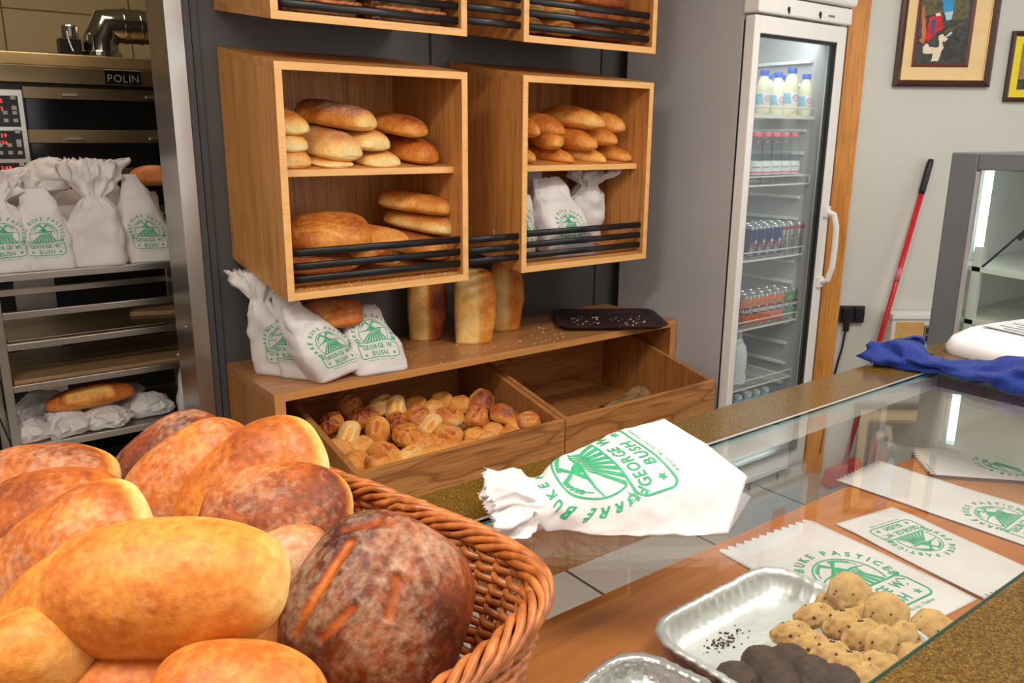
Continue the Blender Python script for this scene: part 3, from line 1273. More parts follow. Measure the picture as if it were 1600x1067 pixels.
def display_box(x0, x1, zf, shelf_z, bars, label):
    t = thing('display_box', label, 'shelf box', ((x0 + x1) / 2, YB, zf + RISE))
    for nm, dims, mats in (('bottom_panel', (x0, x1, YF, YB, zf, zf + TH), ('oak_level', 'oak_lit_edge')),
                           ('top_panel', (x0, x1, YF, YB, zf + BH - TH, zf + BH), ('oak_level', 'oak_lit_edge')),
                           ('side_panel', (x0, x0 + TH, YF, YB, zf + TH, zf + BH - TH), ('oak_upright', 'oak_lit_edge')),
                           ('side_panel', (x1 - TH, x1, YF, YB, zf + TH, zf + BH - TH), ('oak_upright', 'oak_lit_edge'))):
        bm = BM()
        shear_panel(bm, *dims)
        obj(nm, bm, list(mats), t, bevel=0.0008)
    bm = BM()
    shear_panel(bm, x0 + TH, x1 - TH, YB - 0.008, YB, zf + TH, zf + BH - TH, 0)
    obj('back_panel', bm, 'oak_upright', t)
    if shelf_z:
        bm = BM()
        shear_panel(bm, x0 + TH, x1 - TH, 2.292, YB - 0.008, shelf_z - 0.020, shelf_z)
        obj('middle_shelf', bm, ['oak_level', 'oak_lit_edge'], t, bevel=0.0008)
    for z in bars:
        obj('guard_bar', bar_bm(x0 + TH, x1 - TH, 2.262, z), 'bar_black', t, smooth=True, label='black metal guard bar')
    return t


AX0, AX1, BX0, BX1 = 0.888, 1.519, 1.742, 2.365
display_box(AX0, AX1, 1.077, 1.440, (1.213, 1.172, 1.134), 'oak display box on the wall at left holding pale loaves on two levels')
display_box(BX0, BX1, 1.080, 1.438, (1.213, 1.174, 1.136), 'oak display box on the wall beside the fridge with long rolls above paper bags')
display_box(AX0, AX1, 1.846, 2.20, (1.935, 1.893, 1.976), 'upper oak display box at left holding flat wicker baskets')
display_box(BX0, BX1, 1.846, 2.20, (1.979, 1.940, 1.898), 'upper oak display box at right holding brick-shaped loaves behind bars')
for lo, zs in ((True, (1.208, 1.171, 1.135)), (False, (1.979, 1.938, 1.898))):
    t = thing('guard_rail', 'three black bars bridging the gap between the two %s oak display boxes' % ('lower' if lo else 'upper'), 'rail', ((AX1 + BX0) / 2, 2.262, zs[2]))
    for z in zs:
        obj('guard_bar', bar_bm(AX1, BX0, 2.262, z), 'bar_black', t, smooth=True)


def slope(y):
    return (y - YF) * RISE / (YB - YF)


# ------------------------------------------------------------------ low bread shelf with its two bins
SX0, SX1, SY0, SY1, SZ = 0.836, 2.592, 2.262, 2.694, 0.797
t = thing('bread_shelf', 'long low oak shelf unit under the display boxes carrying bagged bread', 'shelf', ((SX0 + SX1) / 2, 2.5, 0))


def edged(dims, front='oak_lit_edge', body='oak_level'):
    bm = BM()
    v = hexa(bm, [(dims[0], dims[2], dims[4]), (dims[1], dims[2], dims[4]), (dims[1], dims[3], dims[4]), (dims[0], dims[3], dims[4]),
                  (dims[0], dims[2], dims[5]), (dims[1], dims[2], dims[5]), (dims[1], dims[3], dims[5]), (dims[0], dims[3], dims[5])])
    bm.faces.ensure_lookup_table()
    bm.faces[2].material_index = 1
    return bm


wood('oak_shelf_edge', srgb(186, 124, 66), srgb(202, 140, 80), srgb(150, 92, 44), 'x', line_amt=0.3)
obj('top_board', edged((SX0, SX1, SY0, SY1, SZ - 0.026, SZ)), ['oak_shelf_top', 'oak_shelf_edge'], t, bevel=0.001)
obj('side_panel', edged((SX0, SX0 + 0.034, SY0, SY1, 0, SZ - 0.026)), ['oak_bin_side', 'oak_shelf_edge'], t, bevel=0.001)
obj('side_panel', edged((SX1 - 0.034, SX1, SY0, SY1, 0, SZ - 0.026)), ['oak_bin_side', 'oak_shelf_edge'], t, bevel=0.001)
bm = BM()
box(bm, 0.975, 2.545, 2.03, 2.66, 0, 0.425)
obj('plinth', bm, 'oak_bin_side', t)


def bread_bin(x0, x1, label):
    t = thing('bread_bin', label, 'bin', ((x0 + x1) / 2, 2.3, 0.425))
    z0, zf, zb, y0, y1, th = 0.425, 0.604, 0.738, 2.0, 2.655, 0.02
    bm = BM()
    box(bm, x0, x1, y0, y0 + th, z0, zf)
    obj('front_panel', bm, 'oak_bin_face', t, bevel=0.001)
    for xa in (x0, x1 - th):
        bm = BM()
        hexa(bm, [(xa, y0 + th, z0), (xa + th, y0 + th, z0), (xa + th, y1, z0), (xa, y1, z0), (xa, y0 + th, zf), (xa + th, y0 + th, zf), (xa + th, y1, zb), (xa, y1, zb)])
        obj('side_panel', bm, 'oak_bin_side', t, bevel=0.001)
    bm = BM()
    box(bm, x0 + th, x1 - th, y1 - th, y1, z0, zb)
    obj('back_panel', bm, 'oak_bin_face', t)
    bm = BM()
    box(bm, x0 + th, x1 - th, y0 + th, y1 - th, z0, z0 + 0.012)
    obj('floor_panel', bm, 'oak_bin_side', t)


bread_bin(0.964, 1.752, 'sloping oak bin under the shelf full of small round rolls')
bread_bin(1.757, 2.548, 'sloping oak bin under the shelf nearly empty beside the fridge')

# ------------------------------------------------------------------ glass-topped counter
CT = 1.05
GX0, GX1, GY0, GY1 = -1.0, 1.80, 0.328, 0.822
t = thing('display_counter', 'long glass-topped display counter framed with gold speckled stone', 'counter', (0.7, 0.5, 0))
bm = BM()
box(bm, GX0, 2.42, 0.06, 0.80, 0, 0.845)
obj('base_cabinet', bm, 'deli_white', t)
bm = BM()
box(bm, GX0, GX1, GY0, 0.812, 0.845, 0.862)
obj('display_board', bm, 'counter_board', t)
bm = BM()
box(bm, GX0, 2.42, 0.03, GY0 - 0.001, 1.015, CT)
obj('stone_ledge', bm, 'granite', t, bevel=0.003)
bm = BM()
box(bm, GX0, 2.42, GY1 + 0.003, 0.936, 1.015, CT + 0.001)
obj('stone_ledge', bm, 'granite', t, bevel=0.003)
bm = BM()
box(bm, GX1 + 0.001, 2.42, GY0, GY1 + 0.002, 1.015, CT)
obj('stone_ledge', bm, 'granite', t, bevel=0.002)
bm = BM()
box(bm, GX0, 2.42, 0.06, 0.20, 0.845, 1.015)
obj('front_panel', bm, 'deli_white', t)
bm = BM()
box(bm, GX1 + 0.03, 2.42, 0.20, 0.93, 0.845, 1.015)
obj('end_panel', bm, 'deli_white', t)
bm = BM()
box(bm, GX0, GX1, GY1 - 0.012, GY1 + 0.002, 1.012, CT - 0.007)
obj('glass_rail', bm, 'aluminium', t)
bm = BM()
box(bm, GX0, GX1, GY1 - 0.001, GY1 + 0.003, CT - 0.004, CT + 0.0015)
obj('edge_trim', bm, 'aluminium', t)
g = BM()
box(g, GX0, GX1, GY0 + 0.001, GY1 - 0.001, CT - 0.006, CT + 0.0005)
g.faces.ensure_lookup_table()
for f in g.faces:
    if abs(f.calc_center_median().z - CT + 0.003) < 0.002:
        f.material_index = 1
obj('glass_top', g, ['glass_clear', 'glass_edge'], t)

# ------------------------------------------------------------------ refrigerator
FX0, FX1, FY = 2.597, 3.190, 1.977
t = thing('refrigerator', 'tall white glass-door drinks refrigerator at the end of the bread shelf', 'refrigerator', (2.89, 2.3, 0))
FR = t
bm = BM()
box(bm, FX0, FX0 + 0.028, 2.032, 2.62, 0.06, 2.32, 1)
box(bm, FX1 - 0.028, FX1, 2.032, 2.62, 0.06, 2.32, 1)
box(bm, FX0 + 0.028, FX1 - 0.028, 2.59, 2.62, 0.06, 2.32, 0)
box(bm, FX0 + 0.028, FX1 - 0.028, 2.04, 2.59, 1.955, 2.32, 0)
box(bm, FX0 + 0.028, FX1 - 0.028, 2.04, 2.59, 0.06, 0.275, 0)
obj('cabinet_body', bm, ['fridge_liner', 'fridge_side'], t)
# support ribs moulded on the liner
bm = BM()
for k in range(17):
    z = 0.36 + k * 0.093
    box(bm, FX1 - 0.046, FX1 - 0.028, 2.10, 2.56, z, z + 0.014)
    box(bm, FX0 + 0.028, FX0 + 0.046, 2.10, 2.56, z, z + 0.014)
obj('shelf_ribs', bm, 'fridge_liner', t, bevel=0.003)
bm = BM()
box(bm, FX0 + 0.004, FX1 - 0.004, 2.024, 2.0318, 0.2, 1.97, 0)
bm2 = BM()
for d in ((FX0 + 0.006, FX0 + 0.03, 0.24, 1.965), (FX1 - 0.03, FX1 - 0.006, 0.24, 1.965), (FX0 + 0.03, FX1 - 0.03, 1.94, 1.965), (FX0 + 0.03, FX1 - 0.03, 0.24, 0.27)):
    box(bm2, d[0], d[1], 2.0225, 2.034, d[2], d[3])
bm.free()
obj('door_gasket', bm2, 'gasket', t)
bm = BM()
zt, zb_ = 1.979, 0.23
box(bm, FX0, FX0 + 0.036, FY, 2.022, zb_, zt)
box(bm, FX1 - 0.056, FX1, FY, 2.022, zb_, zt)
box(bm, FX0 + 0.036, FX1 - 0.056, FY, 2.022, zt - 0.062, zt)
box(bm, FX0 + 0.036, FX1 - 0.056, FY, 2.022, zb_, zb_ + 0.07)
door = obj('door', bm, 'fridge_white', t, bevel=0.004)
bm = BM()
x0, x1, z0, z1 = FX0 + 0.036, FX1 - 0.056, zb_ + 0.07, zt - 0.062
for d in ((x0, x0 + 0.006, z0, z1), (x1 - 0.012, x1, z0, z1), (x0, x1, z1 - 0.010, z1), (x0, x1, z0, z0 + 0.01)):
    box(bm, d[0], d[1], FY + 0.006, FY + 0.03, d[2], d[3])
obj('glass_seal', bm, 'gasket', door)
bm = BM()
box(bm, x0 + 0.001, x1 - 0.001, FY + 0.012, FY + 0.016, z0 + 0.001, z1 - 0.001)
obj('door_glass', bm, 'glass_fridge', door)
bm = BM()
hp = [(3.166, FY, 1.245), (3.172, FY - 0.036, 1.235), (3.176, FY - 0.05, 1.18), (3.176, FY - 0.052, 1.09), (3.174, FY - 0.05, 1.01), (3.170, FY - 0.036, 0.955), (3.164, FY, 0.945)]
sm = []
for i in range(len(hp) - 1):
    for u in (0, .5):
        sm.append(Vector(hp[i]).lerp(Vector(hp[i + 1]), u))
sm.append(Vector(hp[-1]))
tube(bm, sm, 0.0125, 10)
box(bm, 3.146, 3.184, FY - 0.012, FY, 1.222, 1.268)
box(bm, 3.146, 3.184, FY - 0.012, FY, 0.922, 0.968)
obj('handle', bm, 'fridge_white', door, smooth=False, bevel=0.003)
# header with lock strip and advertising panel
bm = BM()
box(bm, FX0 - 0.004, FX1 + 0.004, 1.962, 2.032, 1.986, 2.046)
hd = obj('control_strip', bm, 'fridge_white', t, bevel=0.006)
bm = BM()
for px, py, r in ((1233, 14, 0.0085), (1282, 22, 0.0095)):
    p = at(px, py, 'y', 1.961)
    ring = [bm.verts.new((p.x + r * math.cos(k * math.pi / 8), 1.9605, p.z + r * math.sin(k * math.pi / 8))) for k in range(16)]
    bm.faces.new(ring)
    box(bm, p.x - 0.003, p.x + 0.003, 1.957, 1.961, p.z - 0.016, p.z)
obj('lock', bm, 'black_plastic', hd)
p = at(1300, 25.5, 'y', 1.961)
bm = BM()
for k in range(5):
    box(bm, p.x - 0.022 + k * 0.009, p.x - 0.016 + k * 0.009, 1.9603, 1.962, p.z - 0.004, p.z + 0.004)
obj('control_marks', bm, 'gasket_grey', hd)
bm = BM()
box(bm, FX0 - 0.012, FX1 + 0.012, 1.945, 2.04, 2.052, 2.34)
ad = obj('advert_header', bm, 'fridge_white', t, bevel=0.014)
bm = BM()
box(bm, FX0 + 0.05, FX1 - 0.045, 1.9425, 1.9455, 2.078, 2.30)
obj('advert_panel', bm, 'ad_blue', ad)
bm = BM()
box(bm, 2.93, 3.02, 1.9405, 1.943, 2.15, 2.24)
obj('advert_badge', bm, 'ad_red', ad)

SHZ = []
for py, px in ((183, 1276), (285, 1272), (395, 1261), (497, 1247), (586, 1236)):
    SHZ.append(at(px, py, 'y', 2.055).z)
for k, z in enumerate(SHZ):
    bm = BM()
    xa, xb = FX0 + 0.048, FX1 - 0.05
    for q in range(24):
        x = xa + 0.008 + (xb - xa - 0.016) * q / 23
        tube(bm, [(x, 2.06, z - 0.004), (x, 2.54, z - 0.004)], 0.002, 6)
    for y, zz, r in ((2.055, z - 0.004, 0.0035), (2.052, z + 0.032, 0.0028), (2.3, z - 0.0075, 0.003), (2.54, z - 0.004, 0.003)):
        tube(bm, [(xa, y, zz), (xb, y, zz)], r, 6)
    for x in (xa, xb):
        tube(bm, [(x, 2.052, z + 0.032), (x, 2.055, z - 0.004), (x, 2.54, z - 0.004)], 0.003, 6)
    if k == 0:
        box(bm, xa, xb, 2.0515, 2.0535, z - 0.010, z + 0.004)
    obj('wire_shelf', bm, 'fridge_white', t, smooth=False)


def cyl_art(bm, flat, r, ang0, z0, size, mi, eps=0.0004):
    """wrap flat artwork round a cylinder; ang0 direction faced by its centre"""
    vs = [bm.verts.new(((r + eps) * math.cos(ang0 + x * size / r), (r + eps) * math.sin(ang0 + x * size / r), z0 + y * size)) for x, y in flat.v]
    for f in flat.f:
        try:
            fc = bm.faces.new([vs[i] for i in f])
            fc.material_index = mi
        except ValueError:
            pass


def finish(name, bm, mats, smooth=True):
    me = bpy.data.meshes.new(name)
    bmesh.ops.recalc_face_normals(bm, faces=bm.faces)
    bm.to_mesh(me)
    bm.free()
    for m in mats:
        me.materials.append(MATS[m])
    for p in me.polygons:
        p.use_smooth = smooth
    bm2 = bmesh.new()
    bm2.from_mesh(me)
    for e in bm2.edges:
        if len(e.link_faces) == 2 and e.link_faces[0].normal.dot(e.link_faces[1].normal) < 0.8:
            e.smooth = False
    bm2.to_mesh(me)
    bm2.free()
    return me


FACE = math.radians(-127)   # the side of a bottle or can turned to the shop


def milk_mesh(s=1.0):
    bm = BM()
    pr = [(0.024, 0), (0.0275, 0.004), (0.0285, 0.02), (0.0285, 0.095), (0.027, 0.112), (0.021, 0.136), (0.0145, 0.152), (0.0135, 0.16)]
    lathe(bm, [(r * s, z * s) for r, z in pr], 28, mi=[0] * 8)
    lathe(bm, [(0.0288 * s, 0.045 * s), (0.0291 * s, 0.046 * s), (0.0291 * s, 0.088 * s), (0.0288 * s, 0.089 * s)], 28, mi=[2] * 4)
    lathe(bm, [(0.017 * s, 0.156 * s), (0.0172 * s, 0.172 * s), (0.0155 * s, 0.176 * s)], 24, mi=[1] * 3)
    F = Flat()
    F.strip([(0.5 * math.cos(a * 0.35), 0.42 * math.sin(a * 0.35)) for a in range(18)], 0.14, True)
    F.strip([(-0.24, 0), (-0.1, .12), (0.02, -.1), (0.14, .12), (0.26, 0)], 0.1)
    F.cut(0.2, 0.5)
    cyl_art(bm, F, 0.0292 * s, FACE + 0.45, 0.068 * s, 0.024 * s, 3)
    F = Flat()
    F.poly([(-1, -1), (1, -1), (0.6, 1), (-1.3, 1)])
    F.cut(0.25, 2)
    cyl_art(bm, F, 0.0292 * s, FACE - 0.75, 0.067 * s, 0.019 * s, 4)
    return finish('milk_bottle', bm, ['milk', 'blue_cap', 'label_white', 'label_pink', 'milk_label'])


def water_mesh():
    bm = BM()
    pr = [(0.026, 0), (0.030, 0.006)]
    for k in range(7):
        pr += [(0.0305, 0.014 + k * 0.02), (0.0285, 0.022 + k * 0.02)]
    pr += [(0.0305, 0.156), (0.028, 0.17), (0.018, 0.186), (0.013, 0.194)]
    lathe(bm, pr, 24, mi=[0] * len(pr))
    lathe(bm, [(0.0308, 0.04), (0.0311, 0.041), (0.0311, 0.092), (0.0308, 0.093)], 24, mi=[2] * 4)
    lathe(bm, [(0.0312, 0.046), (0.0313, 0.046), (0.0313, 0.052), (0.0312, 0.052)], 24, mi=[3] * 4)
    lathe(bm, [(0.0165, 0.19), (0.0168, 0.205), (0.015, 0.208)], 22, mi=[1] * 3)
    F = Flat()
    F.strip([(-1, 0), (-.6, .15), (-.3, -.15), (0, .15), (.3, -.15), (.6, .15), (1, 0)], 0.16)
    F.cut(0.3, 2)
    cyl_art(bm, F, 0.0312, FACE, 0.070, 0.016, 4)
    return finish('water_bottle', bm, ['bottle_clear', 'pink_cap', 'label_white', 'label_pink', 'label_navy'])


def can_mesh(kind):
    bm = BM()
    R_, h = 0.0265, 0.135
    pr = [(0.019, 0), (0.0235, 0.004), (R_, 0.012), (R_, h - 0.012), (0.024, h - 0.003), (0.0235, h), (0.0225, h - 0.002)]
    body = {'blue': 1, 'silver': 0, 'orange': 1, 'green': 1}[kind]
    lathe(bm, pr, 32, mi=[0, 0, body, 0, 0, 0, 0])
    mats = ['can_silver', {'blue': 'can_blue', 'silver': 'can_silver', 'orange': 'can_orange', 'green': 'can_green'}[kind]]
    if kind == 'blue':
        # silver and blue quarters cut on the slant
        F = Flat()
        F.poly([(-0.9, -1.9), (0.1, -1.9), (0.75, 0.4), (0.2, 0.4)])
        F.poly([(0.95, 0.4), (1.5, 0.4), (1.9, 1.9), (1.35, 1.9)])
        F.cut(0.2, 4)
        cyl_art(bm, F, R_, FACE, h / 2, 0.028, 2)
        F = Flat()
        F.strip([(-0.7, 0.15), (-0.35, 0.3), (0, 0.1), (0.35, 0.3), (0.7, 0.15)], 0.22)
        F.strip([(-0.5, -0.25), (0.5, -0.25)], 0.16)
        F.cut(0.2, 4)
        cyl_art(bm, F, R_, FACE, h / 2 - 0.01, 0.024, 3, 0.0007)
        mats += ['can_silver', 'can_red']
    elif kind == 'silver':
        lathe(bm, [(R_ + 0.0002, h - 0.026), (R_ + 0.0003, h - 0.025), (R_ + 0.0003, h - 0.013), (R_ - 0.001, h - 0.0115)], 32, mi=[2] * 4)
        F = Flat()
        for k, c in enumerate('GOCI'):
            f2 = Flat()
            f2.text(c, 0, 0, 1.0, bold=0.03)
            F.add([(-(v[1] - 0.35), v[0] - k * 0.0 + (k - 2) * 0.95) for v in f2.v], f2.f)
        F.cut(0.25, 4)
        cyl_art(bm, F, R_, FACE, h / 2 - 0.006, 0.021, 3)
        mats += ['can_red', 'can_black_ink']
    else:
        F = Flat()
        F.poly([(0.95 * math.cos(a * 0.35), 0.72 * math.sin(a * 0.35)) for a in range(18)])
        F.cut(0.25, 4)
        cyl_art(bm, F, R_, FACE, h * 0.52, 0.023, 2)
        F = Flat()
        F.text('FANTA', 0, -0.36, 0.86, bold=0.05, gap=0.05, sx=0.82)
        F.cut(0.25, 4)
        cyl_art(bm, F, R_, FACE, h * 0.52, 0.023, 3, 0.0008)
        F = Flat()
        F.poly([(0.1, 1.1), (0.9, 1.3), (1.5, 2.0), (0.5, 1.8)])
        F.cut(0.25, 4)
        cyl_art(bm, F, R_, FACE, h * 0.5, 0.022, 4)
        mats += ['can_dark_ink', 'can_white_ink', 'can_green' if kind == 'orange' else 'panel_yellow']
    return finish('drink_can', bm, mats)


mk, mkb = milk_mesh(), milk_mesh(1.10)
wm = water_mesh()
for i, (px, big, y) in enumerate(((1192, 0, 2.11), (1214, 0, 2.14), (1235, 1, 2.10), (1258, 0, 2.12))):
    x = at(px, 150, 'y', y).x
    place('milk_bottle', mkb if big else mk, '%s blue-capped milk bottle from the left on the top fridge shelf' % ORD[i], 'bottle', (x, y, SHZ[0] - 0.0015), group='milk bottles in the fridge')
for i, (px, y) in enumerate(((1199, 2.23), (1218, 2.23))):
    x = at(px, 150, 'y', y).x
    place('milk_bottle', mk, 'blue-capped milk bottle in the back row behind the %s front milk bottle' % ORD[i], 'bottle', (x, y, SHZ[0] - 0.0015), group='milk bottles in the fridge')
xs = [at(px, 240, 'y', 2.10).x for px in (1179, 1193, 1209, 1224, 1239)]
for i, x in enumerate(xs):
    xx = xs[-1] - (len(xs) - 1 - i) * max(0.0635, (xs[-1] - xs[0]) / 4 * 0 + 0.0635)
    if xx < FX0 + 0.08:
        continue
    place('water_bottle', wm, '%s pink-capped water bottle of the front row on the second fridge shelf' % ORD[i], 'bottle', (xx, 2.10, SHZ[1] - 0.0015), group='water bottles in the fridge')
    place('water_bottle', wm, '%s pink-capped water bottle of the back row on the second fridge shelf' % ORD[i], 'bottle', (xx, 2.175, SHZ[1] - 0.0015), group='water bottles in the fridge')
cb, cs, co, cg = can_mesh('blue'), can_mesh('silver'), can_mesh('orange'), can_mesh('green')
xr = at(1256, 380, 'y', 2.10).x
for r in range(3):
    for i in range(8):
        x = xr - 0.055 * (7 - i)
        if x < FX0 + 0.075:
            continue
        bl = i < 4
        place('drink_can', cb if bl else cs, '%s %s can from left, %s row, middle fridge shelf' % (ORD[i if bl else i - 4], 'blue and silver energy drink' if bl else 'silver red-topped', ('front', 'second', 'third')[r]), 'can',
              (x, 2.095 + 0.056 * r, SHZ[2] - 0.0015), group='energy drink cans in the fridge' if bl else 'silver cans in the fridge')
xr = at(1237, 470, 'y', 2.10).x
for r in range(2):
    for i in range(7):
        x = xr - 0.056 * (6 - i)
        if x < FX0 + 0.075:
            continue
        g = i >= 5 - r * 0
        place('drink_can', cg if g else co, '%s %s soda can from the left in the %s row on the fourth fridge shelf' % (ORD[i - 5 if g else i], 'green' if g else 'orange', ('front', 'back')[r]), 'can',
              (x, 2.095 + 0.056 * r, SHZ[3] - 0.0015), group='green soda cans in the fridge' if g else 'orange soda cans in the fridge')
# big white bottle, half hidden by the door frame, on the lowest wire shelf
bm = BM()
lathe(bm, [(0.036, 0), (0.042, 0.006), (0.043, 0.02), (0.043, 0.13), (0.036, 0.165), (0.02, 0.195), (0.016, 0.2), (0.016, 0.21), (0.0165, 0.235), (0.014, 0.238)], 28, mi=[0] * 7 + [1] * 3)
F = Flat()
F.poly([(0.9 * math.cos(a * 0.7), 0.9 * math.sin(a * 0.7)) for a in range(9)])
F.cut(0.3, 4)
cyl_art(bm, F, 0.0432, math.radians(-70), 0.06, 0.014, 2)
me = finish('milk_jug', bm, ['label_white', 'white_cap', 'mat_yellow'])
place('milk_jug', me, 'large white bottle with a yellow spot alone on the lowest wire fridge shelf', 'bottle', (at(1151, 560, 'y', 2.13).x, 2.13, SHZ[4] - 0.0015))
bm = BM()
lathe(bm, [(0.026, 0), (0.03, 0.005), (0.03, 0.12), (0.02, 0.15), (0.013, 0.158), (0.0165, 0.159), (0.0168, 0.172), (0.015, 0.175)], 20, mi=[0, 0, 0, 0, 1, 1, 1, 1])
me = finish('water_bottle', bm, ['milk_label', 'white_cap'])
for i, px in enumerate((1154, 1166, 1178, 1190)):
    x = at(1154, 610, 'y', 2.12).x + 0.066 * i
    place('water_bottle', me, '%s white-capped bottle from the left on the fridge bottom' % ORD[i], 'bottle', (x, 2.12, 0.2755), group='bottles on the fridge bottom')

# ------------------------------------------------------------------ things on and at the right wall
PW, PZ = wpx(1393, 137)
t = thing('framed_picture', 'large picture in a dark brown frame with cream mount on the grey wall', 'picture', wl(0.26, 0.0, PZ), (0, 0, math.atan2(WU.y, WU.x)))
u0, u1, z0, z1 = PW, wpx(1542, 136)[0], PZ + 0.004, PZ + 0.56


def frame_bm(u0, u1, z0, z1, w, o0, o1):
    """mitred bevelled moulding"""
    bm = BM()
    A = [(u0, z0), (u1, z0), (u1, z1), (u0, z1)]
    B = [(u0 + w, z0 + w), (u1 - w, z0 + w), (u1 - w, z1 - w), (u0 + w, z1 - w)]
    M_ = [(u0 + w * .35, z0 + w * .35), (u1 - w * .35, z0 + w * .35), (u1 - w * .35, z1 - w * .35), (u0 + w * .35, z1 - w * .35)]
    rows = [[bm.verts.new(wl(u, o, z)) for u, z in P] for P, o in ((A, 0.001), (A, o1 * 0.8), (M_, o1), (B, o0))]
    for a, b in zip(rows, rows[1:]):
        for k in range(4):
            bm.faces.new((a[k], a[(k + 1) % 4], b[(k + 1) % 4], b[k]))
    return bm


obj('frame', frame_bm(u0, u1, z0, z1, 0.028, 0.012, 0.026), 'frame_brown', t)
bm = BM()
wbox(bm, u0 + 0.026, u1 - 0.026, 0.002, 0.008, z0 + 0.026, z1 - 0.026)
obj('mount', bm, 'mat_cream', t)
bm = BM()
for d in ((u0 + 0.027, u0 + 0.030, z0 + 0.027, z1 - 0.027), (u1 - 0.030, u1 - 0.027, z0 + 0.027, z1 - 0.027), (u0 + 0.03, u1 - 0.03, z0 + 0.027, z0 + 0.03)):
    wbox(bm, d[0], d[1], 0.008, 0.013, d[2], d[3])
obj('gilt_fillet', bm, 'fillet_gold', t)
iu0, iz0 = wpx(1422, 104.5)
iu1 = wpx(1511, 98)[0]
iz1 = z1 - (iz0 - z0)
obj('inner_frame', frame_bm(iu0, iu1, iz0, iz1, 0.013, 0.010, 0.016), 'frame_brown_inner', t)
bm = BM()
mats = ['art_dark', 'art_olive', 'art_sky', 'art_pale', 'art_red', 'art_cream', 'art_orange', 'art_blue']
bx = wbox(bm, iu0 + 0.011, iu1 - 0.011, 0.007, 0.0095, iz0 + 0.011, iz1 - 0.011, 0)
lay = 0


def art(pts, mi):
    global lay
    lay += 1
    q = []
    rj = random.Random(lay)
    fine = []
    for (ax_, ay_), (bx_, by_) in zip(pts, pts[1:] + pts[:1]):
        k_ = max(1, int(math.hypot(bx_ - ax_, by_ - ay_) / 22))
        fine += [(ax_ + (bx_ - ax_) * i / k_ + rj.uniform(-5, 5) * (i > 0), ay_ + (by_ - ay_) * i / k_ + rj.uniform(-5, 5) * (i > 0)) for i in range(k_)]
    for x, y in fine:
        u, z = wpx(1300 + x * 0.1875, y * 0.1875)
        q.append(wl(min(iu1 - 0.014, max(iu0 + 0.014, u)), 0.0096 + 0.0002 * lay, max(iz0 + 0.014, z)))
    poly(bm, q, mi)


art([(705, -60), (900, -60), (925, 110), (760, 135), (690, 130)], 1)
art([(1010, -60), (1150, -60), (1125, 150), (1010, 175), (970, 150)], 1)
art([(890, -420), (1040, -420), (1010, 0), (1000, 90), (962, 150), (925, 110), (905, 0)], 2)
art([(925, 110), (1000, 95), (985, 165), (940, 170)], 3)
art([(700, 110), (745, 100), (730, 300), (690, 310)], 7)
art([(740, 60), (765, 60), (775, 330), (735, 335)], 6)
art([(800, 152), (910, 118), (912, 245), (850, 282), (792, 352), (765, 330)], 4)
art([(820, 168), (862, 160), (836, 282), (812, 292)], 7)
art([(850, 118), (890, 108), (896, 132), (860, 140)], 5)
art([(745, 395), (772, 365), (790, 372), (800, 395), (875, 395), (888, 420), (830, 450), (745, 447)], 5)
art([(875, 395), (880, 345), (878, 300), (912, 284), (956, 326), (930, 350), (908, 348), (918, 400), (888, 470), (870, 512), (808, 515), (832, 448)], 5)
art([(708, 335), (745, 316), (768, 330), (752, 372), (725, 352)], 6)
art([(915, 260), (1080, 190), (1085, 205), (930, 290)], 1)
art([(925, 305), (985, 265), (990, 280), (950, 310)], 3)
obj('artwork', bm, mats, t)

u0, z0 = wpx(1565, 159)
z1 = wpx(1580, 49)[1]
u1 = u0 + 0.26
t = thing('framed_picture', 'small picture with a bright yellow mount in a brown frame, rightmost on the wall', 'picture', wl(u0 + 0.13, 0, z0), (0, 0, math.atan2(WU.y, WU.x)))
obj('frame', frame_bm(u0, u1, z0, z1, 0.02, 0.01, 0.022), 'frame_brown', t)
bm = BM()
wbox(bm, u0 + 0.018, u1 - 0.018, 0.002, 0.008, z0 + 0.018, z1 - 0.018)
obj('mount', bm, 'mat_yellow', t)
bm = BM()
wbox(bm, u0 + 0.018, u0 + 0.021, 0.008, 0.012, z0 + 0.018, z1 - 0.018)
wbox(bm, u0 + 0.021, u1 - 0.02, 0.008, 0.012, z0 + 0.018, z0 + 0.021)
obj('gilt_fillet', bm, 'fillet_gold', t)
bm = BM()
wbox(bm, u0 + 0.05, u1 - 0.05, 0.008, 0.009, z0 + 0.05, z1 - 0.05, 0)
for k, (pts, m) in enumerate((([(0.05, 0.05), (0.21, 0.05), (0.21, 0.11), (0.05, 0.09)], 1), ([(0.08, 0.08), (0.12, 0.09), (0.11, 0.19), (0.085, 0.17)], 2), ([(0.14, 0.08), (0.18, 0.08), (0.17, 0.2), (0.145, 0.18)], 1))):
    poly(bm, [wl(u0 + a, 0.0092 + 0.0002 * k, z0 + b) for a, b in pts], m)
obj('artwork', bm, ['art_sepia', 'art_dark', 'art_cream'], t)

# double socket adaptor with its cable
ua, za = wpx(1316, 479, 0.03)
ub, zb2 = wpx(1351, 505, 0.03)
t = thing('power_adaptor', 'black double power adaptor plugged in on the grey wall', 'socket', wl((ua + ub) / 2, 0, zb2))
bm = BM()
wbox(bm, ua, ub, 0.0, 0.022, zb2, za)
wbox(bm, ua + 0.008, ua + 0.045, 0.022, 0.034, zb2 + 0.008, za - 0.006)
wbox(bm, ub - 0.045, ub - 0.008, 0.022, 0.03, zb2 + 0.008, za - 0.006)
obj('adaptor_body', bm, 'black_plastic', t, bevel=0.004)
bm = BM()
for uu in (ua + 0.003, ub - 0.006):
    for zz in (zb2 + 0.012, za - 0.014):
        p = wl(uu, 0.0225, zz)
        lathe(bm, [(0.002, 0), (0.002, 0.003)], 8, p)
obj('screw', bm, 'steel', t)
bm = BM()
pu, pz_ = wpx(1323, 508, 0.03)
